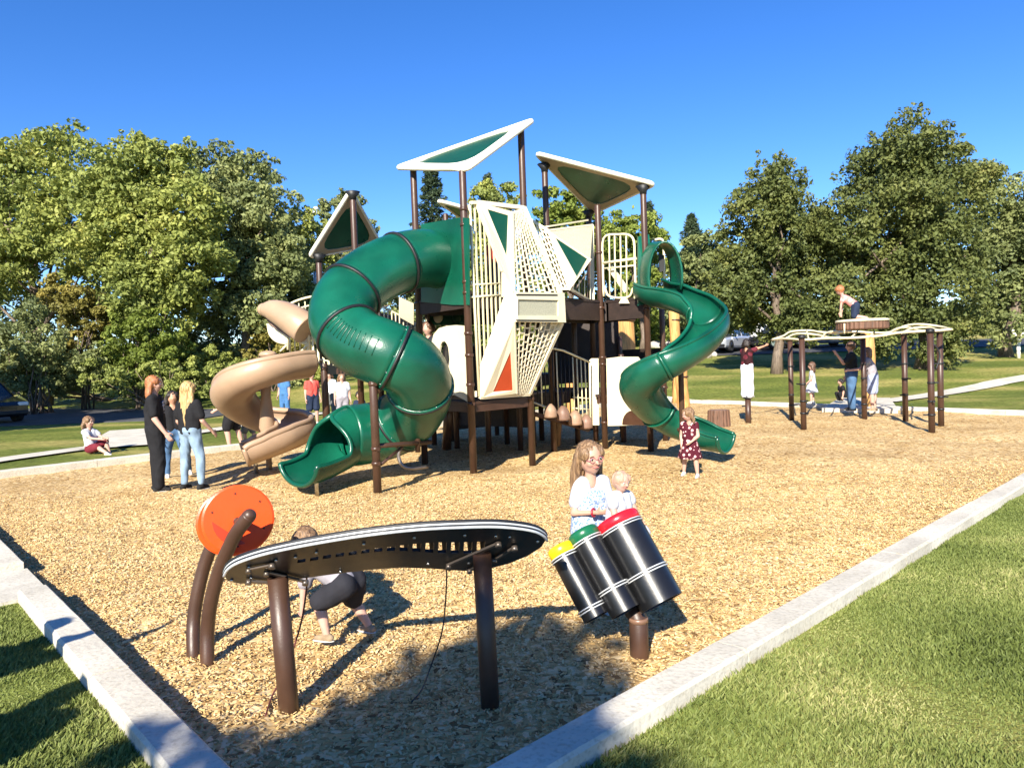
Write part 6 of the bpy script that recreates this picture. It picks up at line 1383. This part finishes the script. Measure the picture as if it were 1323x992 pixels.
# girl in white dress on the paved patch
L = G(1050, 524, .1); L = G(1050, 521, .17); person('young girl in a short white dress standing behind the left climber posts', L, R(60), 1.22, dict(thL=(-.05, .14, -1), faL=(0, .6, -.6)), skinP, None, None, shoeW, hBrown, True, .017, 0, hairlen=.16, dress=whitec)
L = G(1101, 530, .14); person('man in black T-shirt and blue jeans holding up a phone beside the timber mast', L, R(75), 1.78, dict(uaL=(-.1, .7, -.6), faL=(.0, .55, .85), uaR=(.2, .1, -1), thL=(-.05, .06, -1)), skinL, cloth('black_tee', (.02, .024, .026)), jeansd, shoeB, hBrown, False, .017, 0, hairlen=.02, build=1.1, sleeve=.75)
L = G(1129, 531, .14); person('woman in grey top and pale blue shorts standing behind the timber mast', L, R(60), 1.62, dict(spine=(0, .25, 1), thL=(-.05, .1, -1), uaL=(-.2, .6, -.7), faL=(0, .9, -.1)), skinP, greyc, cloth('pale_blue', (.34, .38, .52)), shoeT, hLight, False, .017, 0, hairlen=.1, pants='shorts', build=1.05)
L = G(1091, 519, .14); person('small child in black crouching on the paving left of the man', L, R(100), 1.0, dict(hip=.2, thL=(-.1, .9, .3), thR=(.1, .9, .3), shL=(0, -.35, -1), shR=(0, -.35, -1), spine=(0, .4, 1)), skinL, blackc, blackc, shoeB, hDark, True, .021, 0, hairlen=.03)
# child kneeling on the disc
L = V((P(1106, 414, 17.5).x, 17.5, z1_+.06)); person('child in pink top on hands and knees on top of the round platform', L, R(60), 1.22, dict(hip=.27, spine=(0, .75, .65), head=(0, .4, 1), face=(.3, 1, 0), thL=(-.05, .12, -1), thR=(.05, .12, -1), shL=(0, -1, -.1), shR=(0, -1, -.1), uaL=(-.1, .25, -1), uaR=(.1, .25, -1), faL=(0, .1, -1), faR=(0, .1, -1)), skinP, dots('pink_pattern', (.62, .25, .22), (.75, .5, .45), 10, .4), navy, None, hRed, True, .017, 0, hairlen=.02, ground=False, pants='shorts')
person('child in an orange red shirt on the top deck behind the tall picket wall', V((P(640, 340, 12.75).x, 12.75, DK)), R(170), 1.15, None, skinP, redc, navy, shoeW, hBrown, True, .021, 0, hairlen=.03, ground=True)
person('child looking out between the rear rails, above the oval window panel', V((P(553, 420, 14.3).x, 14.3, LD)), R(150), 1.42, None, skinP, darkshort, navy, shoeB, hBrown, True, .021, 0, hairlen=.03, ground=True)
# two adults just outside the frame whose shadows cross the left kerb
person('adult standing just outside the left edge of the photo, nearer the kerb', V((-3.75, 2.15, .05)), R(-20), 1.75, dict(uaR=(.5, .3, .6), faR=(.1, .3, 1)), skinL, navy, jeansd, shoeB, hBrown, False, .045, 0, build=1.25)
person('adult standing just outside the lower left corner of the photo', V((-3.2, 1.2, .05)), R(10), 1.78, None, skinL, whitec, jeansd, shoeB, hDark, False, .045, 0, build=1.55)
